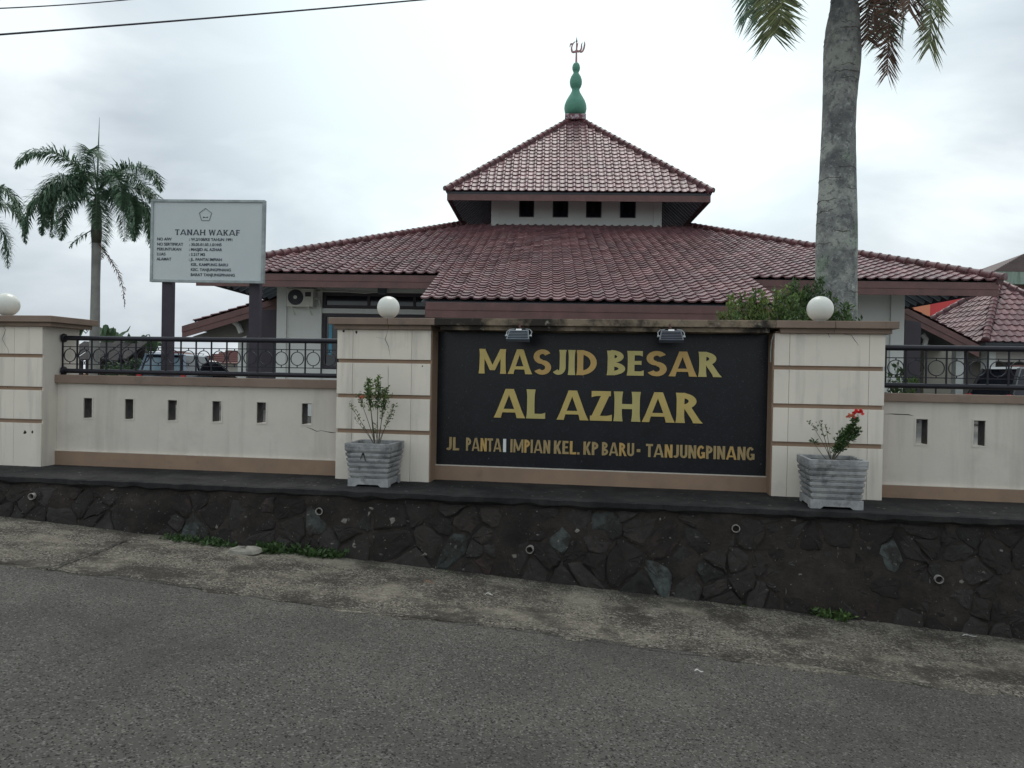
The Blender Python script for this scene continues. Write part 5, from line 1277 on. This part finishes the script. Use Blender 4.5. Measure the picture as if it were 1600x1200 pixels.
trk = [(GZ-.02, .2, -.02), (GZ+1, .165, -.01), (c_.z-2.8, .135, 0), (c_.z-1.9, .14, .01), (c_.z-1.5, .14, .01)]
for az in (3.3, 2.75, -.35, .25, 4.3, 5.2): fr.append((2.75, .35, az, 3.3, .5, 170, None, .038))
P1 = palm(c_.x, YP, trk, c_.z, fr, 'palm with full drooping crown and tall spear leaf, left of the notice board', m_frond, m_bark2, 5, 2.5, spear=2.6)
for dx, L_, dr in ((.25, 1.9, .3),):
    frond_mesh(random.Random(4), 2.3, -.9, .3, .9, .22, 36, m_frondd, P1, Vector((c_.x+.12, YP-.1, c_.z-1.5)), .03, name='dead_frond')
    frond_mesh(random.Random(6), .9, -.6, 3.5, .5, .3, 20, m_frond, P1, Vector((c_.x-.1, YP-.1, c_.z-1.1)), .03, name='young_frond')
c2 = at(-78, 330, YP+1)
fr2 = [(3.2+.2*math.sin(k), (1.1, .75, .35)[k % 3], 2*math.pi*k/13+.2, 3.4, .6, 180, None, .038) for k in range(13)]
palm(c2.x, YP+1, [(GZ-.02, .2, 0), (GZ+1, .16, 0), (c2.z-1.5, .14, 0)], c2.z, fr2, 'palm cut by the left photo edge, only its right fronds showing', m_frond, m_bark2, 9, 2.5, spear=1.5)
# near palm on the right
YN = 10.9
tp_ = [(495, 1276, 1337), (440, 1275.5, 1337), (400, 1276, 1337.5), (350, 1277.5, 1337.5), (300, 1280.5, 1336.5), (250, 1283, 1335.5), (200, 1285.5, 1335), (160, 1287, 1336.5), (130, 1287.5, 1339.5), (100, 1288, 1343), (70, 1289, 1343.5), (45, 1291.5, 1342), (20, 1297, 1341), (0, 1299.5, 1338.5), (-40, 1302, 1336), (-110, 1305, 1333), (-200, 1308, 1331)]
PT = thing('palm_tree', (at(1306, 600, YN).x, YN, GZ-.02), 'massive grey lichen-spotted palm trunk rising behind the right pillar, crown mostly above frame', 'palm tree', 'palm trees in the compound')
cen = []; rad = []
b0 = at(1306, 495, YN)
cen.append((b0.x, YN, GZ-.02)); rad.append(.34); cen.append((b0.x, YN, GZ+.35)); rad.append(.3)
prev = None
full = []
for a_, b_ in zip(tp_, tp_[1:]):
    for k in range(3): t = k/3; full.append(tuple(a_[i]+(b_[i]-a_[i])*t for i in range(3)))
full.append(tp_[-1])
rt_ = random.Random(12)
for i, (py, x0, x1) in enumerate(full):
    c = at((x0+x1)/2, py, YN); cen.append((c.x, YN, c.z)); rad.append((x1-x0)/2*YN/FPX*(1+rt_.uniform(-.008, .008)))
MB().tube(cen, rad, 32).build('trunk', m_bark, PT, smooth=True)
# leaf scar rings
top = Vector(cen[-1])
for i in range(60):
    t = rt_.random(); k = int(t*(len(cen)-3))+2; c = Vector(cen[k]); r_ = rad[k]; a0 = rt_.uniform(0, 6.28); sp2 = rt_.uniform(.4, 1.6); n = 8
    MB_ = MB(); pts_ = [(c.x+(r_+.0015)*math.cos(a0+sp2*j/n), c.y+(r_+.0015)*math.sin(a0+sp2*j/n), c.z+.01*math.sin(j+i)) for j in range(n+1)]
    if i == 0: scar = MB()
    scar.tube(pts_, .0035, 4)
scar.build('leaf_scars', m_stem, PT, kind='stuff')
MB().lathe([(rad[-1]*.98, -.02), (rad[-1]*1.05, .2), (rad[-1]*.8, .7), (.08, 1.3)], n=20).xf(Matrix.Translation(top)).build('crownshaft', m_frondn, PT, smooth=True)
rr = random.Random(77); cb = top+Vector((0, 0, .25))
# hanging fronds: aim each tip at the spot where the photo shows it
def hang(tipx, tipy, Y, L_, ll, n, mt, wd, el=.9, seed=0, fl=.3):
    tip = at(tipx, tipy, Y); d = Vector((tip.x-cb.x, tip.y-cb.y, 0)); hor = d.length; az = math.atan2(d.y, d.x)
    P = []; k = 26
    # cubic from the crown outward then down to the tip
    p0 = cb; p3 = tip; o = Vector((math.cos(az), math.sin(az), 0)); p1 = p0+o*hor*.55+Vector((0, 0, el)); p2 = tip+Vector((0, 0, L_))-o*hor*(-.1)
    for i in range(k+1):
        t = i/k; P.append(p0*(1-t)**3+p1*3*t*(1-t)**2+p2*3*t*t*(1-t)+p3*t**3)
    r2 = random.Random(seed); mb = MB(); sd_ = Vector((-math.sin(az), math.cos(az), 0)); tw = r2.uniform(-.5, .5)
    if abs(sd_.y) > .75: sd_ = (sd_+Vector((.9, 0, 0))).normalized()
    rb = MB().tube(P, [.022*(1-.85*i/k) for i in range(k+1)], 5); mb.add(rb.v, rb.f, .7)
    for j in range(n):
        t = .15+.85*j/n; q = t*k; i = min(int(q), k-1); c = P[i].lerp(P[i+1], q-i); dd = (P[i+1]-P[i]).normalized()
        ln = ll*(1-.35*t)*r2.uniform(.75, 1.15)
        for sg in (-1, 1):
            out = (sd_*sg*r2.uniform(.8, 1)+dd*(r2.uniform(.05, .45)+1.1*max(0, t-.8)*3)+Vector((0, 1, 0))*r2.uniform(-fl, fl)).normalized()
            m1 = c+out*ln*.5; tp2 = m1+(out+Vector((0, 0, -r2.uniform(-.05, .3)))).normalized()*ln*.5
            wv = (dd+Vector((0, r2.uniform(-.6, .6), 0))).normalized()*wd*.5
            mb.add([c-wv*.6, c+wv*.6, m1+wv, m1-wv, tp2], [(0, 1, 2, 3), (3, 2, 4)], r2.random())
    mb.build('frond', mt, PT)
for hx, hy, hY, hL, hll, hn, hm, hw, hs in (
    (1208, 62, 10.3, 1.2, .62, 90, m_frondn, .04, 1), (1168, 34, 11.4, 1.1, .5, 80, m_frond, .036, 2), (1222, 44, 9.9, 1.2, .6, 80, m_frondn, .036, 13), (1190, 30, 10.8, 1.2, .6, 80, m_frond, .04, 21),
    (1386, 124, 10.6, 1.9, .52, 110, m_frondd, .04, 3), (1356, 70, 11.6, 1.4, .5, 90, m_frondd, .036, 4), (1378, 66, 11.9, 1.6, .56, 100, m_frond, .04, 14), (1366, 40, 11.0, 1.6, .55, 90, m_frondd, .04, 22),
    (1410, 52, 11.8, 1.4, .6, 100, m_frond, .042, 5), (1452, 82, 10.4, 1.7, .62, 110, m_frondn, .045, 6), (1440, 34, 12.2, 1.4, .6, 90, m_frond, .04, 7), (1420, 24, 9.8, 1.4, .6, 90, m_frondd, .04, 15), (1466, 30, 11.0, 1.5, .6, 90, m_frondn, .042, 23)):
    hang(hx, hy-6, hY, hL, hll, int(hn*2.5), hm, hw*.72, seed=hs)
for k in range(7): frond_mesh(rr, 3.2, .9+.1*(k % 2), 2*math.pi*k/7+.6, 1.5, .6, 46, m_frondn, PT, cb, .04)

# ------------------------------------------------------------------ shrubs
def leafy(name, x, y, z0, h, r_, nst, nl, label, cat, mts, seed, ll=.06, grp=None, lean=0, nms='branch'):
    rr = random.Random(seed); T = thing(name, (x, y, z0), label, cat, grp); st = MB(); lm = [MB() for _ in mts]
    for k in range(nst):
        a = rr.uniform(0, 6.28); q = r_*math.sqrt(rr.random()); hh_ = h*(1-.12*(q/r_)**1.5)*rr.uniform(.86, 1.0); bx, by = .3*q*math.cos(a), .3*q*math.sin(a)
        P = [Vector((x+bx+(q*math.cos(a)-bx)*t+lean*t, y+by+(q*math.sin(a)-by)*t, z0+hh_*t)) for t in (0, .35, .7, 1)]
        st.tube(P, [.012, .009, .006, .003], 4)
        mi = rr.randrange(len(mts))
        for _ in range(int(nl/nst)):
            t = .3+.7*rr.random()**.42; i = min(int(t*3), 2); p = P[i].lerp(P[i+1], t*3-i)
            p = p+rdir(rr, -.4, .6)*rr.uniform(.2, 1)*h*.075*(1.25-t); leaf(lm[mi], p, rdir(rr, -.1, 1)+Vector((0, 0, .5)), ll*rr.uniform(.6, 1.2), ll*.42, rdir(rr), rr.random())
    st.build('branches', m_stem, T)
    for m_, mt in zip(lm, mts):
        if m_.v: m_.build('leaves', mt, T)
    return T
def shrub_px(px, pyt, Y, r_, nst, nl, label, mts, seed, **k):
    p = at(px, pyt, Y); return leafy('shrub', p.x, Y, GZ, p.z-GZ, r_, nst, nl, label, 'shrub', mts, seed, ll=.065, grp='shrubs growing behind the sign wall', **k)
shrub_px(1138, 452, 9.3, .22, 14, 1500, 'yellow-green shrub leftmost of the bushes above the sign wall', [m_leafy, m_leaf], 1)
shrub_px(1166, 432, 9.5, .2, 14, 1500, 'narrow upright shrub with green tips above the wall, second bush from the left', [m_leaf, m_leafy], 2)
shrub_px(1214, 426, 9.4, .24, 18, 2200, 'bushy shrub with a tall tip in front of the roof corner', [m_leaf, m_leafy], 3)
shrub_px(1265, 421, 9.9, .42, 30, 4200, 'large dense dark green shrub against the big palm trunk', [m_leaf2, m_leaf], 4)
shrub_px(1322, 450, 9.6, .22, 14, 1300, 'low shrub right of the globe lamp', [m_leaf, m_leaf2], 5)
p = at(1402, 566, 9.0); leafy('shrub', p.x, 9.0, GZ, p.z-GZ, .26, 12, 600, 'dark shrub behind the right railing next to the pillar', 'shrub', [m_leaf2, m_leaf], 6, ll=.07)
# far plants on the left
def banana(px, pyt, Y, label, seed, n=6):
    rr = random.Random(seed); b = at(px, 590, Y); t = at(px, pyt, Y); T = thing('banana_plant', (b.x, Y, GZ), label, 'banana plant', 'banana plants beyond the compound')
    h = (t.z-GZ)*1.08; MB().tube([(b.x, Y, GZ), (b.x, Y, GZ+h*.5)], [.15, .1], 8).build('stem', m_far, T)
    for k in range(n):
        a = 2*math.pi*k/n+rr.random(); vs = []; fs = []; L_ = h*.62
        for i in range(8):
            q = i/7; o = Vector((math.cos(a), math.sin(a), 0)); up_ = h*.5+h*.5*(q*2.0-1.05*q*q*rr.uniform(.8, 1.3)) if i else h*.48
            c = Vector((b.x, Y, GZ+min(up_, h)))+o*q*L_*.55; sd2 = Vector((-math.sin(a), math.cos(a), .1)); ww = .27*math.sin(math.pi*min(.97, q*.9+.08))
            vs += [c-sd2*ww-Vector((0, 0, .05)), c, c+sd2*ww-Vector((0, 0, .05))]
            if i: A = 3*(i-1); fs += [(A, A+1, A+4, A+3), (A+1, A+2, A+5, A+4)]
        MB().add(vs, fs, rr.random()).build('leaf', m_far, T)
banana(107, 508, 42, 'banana plant at the pillar edge behind the left railing', 1)
banana(168, 514, 43, 'banana plant above the shed roof beside the far palm trunk', 2)
banana(204, 528, 41, 'tall narrow banana plant between shed and silver blue car', 3)
banana(232, 534, 47, 'banana plant above the silver blue car', 4)
def fartree(px, pyt, Y, r_, label, seed, nl=900):
    rr = random.Random(seed); t = at(px, pyt, Y); T = thing('tree', (t.x, Y, GZ), label, 'tree', 'small trees beyond the compound'); h = t.z-GZ
    MB().tube([(t.x, Y, GZ), (t.x+.05, Y, GZ+h*.6)], [.12, .05], 7).build('trunk', m_stem, T)
    mb = MB()
    cl = [(Vector((t.x, Y, GZ+h*.65))+Vector((rr.gauss(0, r_*.45), rr.gauss(0, r_*.4), rr.gauss(0, h*.13)))) for _ in range(9)]
    for _ in range(nl):
        c = rr.choice(cl); p = c+rdir(rr, -1, 1)*r_*.42*rr.random()**.4
        if p.z > t.z: p.z = t.z-rr.random()*.2
        leaf(mb, p, rdir(rr, -.6, .8), .2, .11, rdir(rr), rr.random())
    mb.build('crown', m_far, T)
fartree(205, 562, 36, 1.1, 'round green bush tree left of the silver blue car', 1)
fartree(302, 540, 44, .55, 'slim tree rising behind the black car', 2, 700)
fartree(292, 546, 50, .5, 'small tree behind the black car roof, nearer the sign post', 3, 500)
fartree(348, 546, 52, .6, 'small tree over the far red roof near the white post', 4, 500)

# ------------------------------------------------------------------ weeds, rock, litter
def weeds(name, lst, label, seed, mt=None, hgt=.09, n=70, broad=.3):
    rr = random.Random(seed); mb = MB()
    for (px, py, sx) in lst:
        c = ground_px(px, py); 
        for _ in range(n):
            p = c+Vector((rr.gauss(0, sx), rr.gauss(0, .04), 0)); p.z = road_z(p.x, p.y)+.015
            d = rdir(rr, .2, 1); L_ = hgt*rr.uniform(.4, 1.2)
            leaf(mb, p, d, L_, L_*.16 if rr.random() > broad else L_*.5, rdir(rr), rr.random())
            if rr.random() < .5: leaf(mb, p+d*L_*.7, rdir(rr, -.2, .8), L_*.5, L_*.28, rdir(rr), rr.random())
    o = mb.build(name, mt or m_leaf2); tag(o, label, 'weeds', None, 'stuff'); return o
weeds('weeds', [(270+12*i, 846+1.5*i, .06) for i in range(8)], 'strip of low weeds at the foot of the stone wall, left of the pale rock', 1, n=50, hgt=.08)
weeds('weeds', [(424, 866, .05), (434, 866, .06), (447, 862, .07), (470, 868, .06), (488, 870, .06), (505, 873, .07), (520, 874, .05)], 'thick weeds at the foot of the stone wall, right of the pale rock', 2, n=80, hgt=.12)
weeds('weeds', [(1282, 964, .05), (1296, 968, .06), (1312, 970, .05)], 'leafy weed clump at the foot of the wall under the right planter', 3, m_leaf, n=90, hgt=.12)
weeds('weeds', [(1108, 938, .03), (1135, 944, .04), (1160, 948, .03)], 'small spreading weeds at the wall foot, middle right', 4, m_leaf, n=40, hgt=.07)
weeds('weeds', [(780, 905, .05), (800, 906, .05), (700, 897, .04), (600, 888, .05)], 'sparse moss and grass tufts along the middle of the wall foot', 5, n=24, hgt=.035)
g = ground_px(447, 856); mb = MB(); rr = random.Random(8)
T = thing('weed_plant', g, 'upright bright green weed growing beside the wall, right of the rock', 'weed')
mb2 = MB().tube([g, g+Vector((0, .02, .14))], [.004, .002], 5)
for k in range(18): leaf(mb, g+Vector((rr.gauss(0, .012), .01, .05+.1*rr.random())), rdir(rr, 0, .8), .055, .024, rdir(rr), rr.random())
mb2.build('stem', m_leafy, T); mb.build('leaves', m_leafy, T)
# rock
def rock(px, py, r_, mt, label, name='rock', cat='rock', sq=.5, seed=1):
    rr = random.Random(seed); c = ground_px(px, py); n = 12; pr = [(.0, .02), (.8, .03), (1, .25), (.85, .65), (.45, .95), (.05, 1)]; vs = []; fs = []
    ph = [rr.uniform(.75, 1.2) for _ in range(n)]
    for i, (q, z) in enumerate(pr):
        for k in range(n): a = 2*math.pi*k/n; vs.append((c.x+r_*q*ph[k]*math.cos(a)*1.25, c.y+r_*q*ph[k]*math.sin(a)*.7, road_z(c.x, c.y)+.012+r_*sq*z*(1+.2*math.sin(k*1.3))))
    for i in range(len(pr)-1):
        for k in range(n): fs.append((i*n+k, i*n+(k+1) % n, (i+1)*n+(k+1) % n, (i+1)*n+k))
    fs.append(tuple((len(pr)-1)*n+k for k in range(n)))
    o = MB().add(vs, fs).build(name, mt); tag(o, label, cat); return o
rock(384, 868, .14, m_pale, 'pale flat rock lying among weeds at the foot of the stone wall')
rock(364, 861, .04, m_pale, 'small stone just left of the pale flat rock', seed=3, name='rock')
lit = MB(); rr = random.Random(14)
for k in range(260):
    px = rr.uniform(0, 1600); base_y = 812+193*px/1600; py = base_y+abs(rr.gauss(0, 1))*40+6
    if py > 1190: continue
    c = ground_px(px, py); s_ = rr.uniform(.004, .011); z = road_z(c.x, c.y)+.018
    ww = WI @ c
    if ww.y > -.92: continue
    k_ = 5; lit.add([(c.x+s_*math.cos(a*1.257)*rr.uniform(.5, 1.3), c.y+s_*math.sin(a*1.257)*rr.uniform(.5, 1.3), z+(.005 if ww.y > -2.4 else -.01)+.002*a) for a in range(k_)], [tuple(range(k_))])
o = lit.build('gravel', m_pale); tag(o, 'scattered pale grit and chips along the pavement', 'gravel', None, 'stuff')
def scrap(px, py, L_, mt, label, name, cat, seed, curve=.5):
    rr = random.Random(seed); c = ground_px(px, py); z = road_z(c.x, c.y)+.04; P = [Vector((c.x+L_*(t-.5), c.y+L_*curve*math.sin(t*3.1), z+.008*math.sin(t*6))) for t in (0, .2, .4, .6, .8, 1)]
    vs = []; 
    for i, p in enumerate(P): wv = .007*math.sin(.4+i*.5); vs += [p+Vector((0, wv, 0)), p-Vector((0, wv, .004))]
    o = MB().add(vs, [(2*i, 2*i+1, 2*i+3, 2*i+2) for i in range(5)]).build(name, mt); tag(o, label, cat)
scrap(764, 936, .07, m_litter, 'curled white scrap on the pavement below the sign', 'litter_scrap', 'litter', 1, .6)
scrap(742, 900, .05, m_flowero, 'small pink scrap at the wall foot below the sign', 'litter_scrap', 'litter', 2)
scrap(1515, 1000, .13, m_litter, 'white strip of litter near the wall foot at far right', 'litter_scrap', 'litter', 3, .1)
scrap(1092, 1057, .06, m_litter, 'tiny white scrap lying on the asphalt right of middle', 'litter_scrap', 'litter', 4, .2)
scrap(670, 916, .09, m_dryleaf, 'dry brown leaf on the pavement below the left pillar', 'dead_leaf', 'leaf', 5, .3)
scrap(222, 834, .06, m_flower, 'small red scrap at the foot of the wall on the left', 'litter_scrap', 'litter', 6, .2)
scrap(198, 835, .05, m_litter, 'small white scrap beside the red one at the wall foot', 'litter_scrap', 'litter', 7, .2)

# ------------------------------------------------------------------ overhead cables
def cable(pa, pb, Ya, Yb_, r_, label):
    a = at(*pa, Ya); b = at(*pb, Yb_); d = b-a; P = []
    for i in range(41):
        t = -1.0+3.2*i/40; p = a+d*t; p.z += .12*((t-.5)**2-.25)*.35; P.append(p)
    o = MB().tube(P, r_, 6).build('overhead_cable', m_cable, smooth='auto'); tag(o, label, 'cable', 'overhead cables')
cable((0, 54), (655, 0), 9.0, 12.0, .0115, 'lower overhead black cable crossing the top left of the sky')
cable((0, 13), (195, 0), 9.3, 10.4, .0075, 'upper thin overhead cable in the top left corner')
# thin wire down the side of the right pillar
MB().tube([WF @ Vector((sC0-.012, .01, CAPT-.14)), WF @ Vector((sC0-.03, -.004, CAPT-.2)), WF @ Vector((sC0-.035, .02, CAPT-.3)), WF @ Vector((sC0-.03, .03, CAPT-.42))], .005, 6).build('side_wire', m_alu, PC)
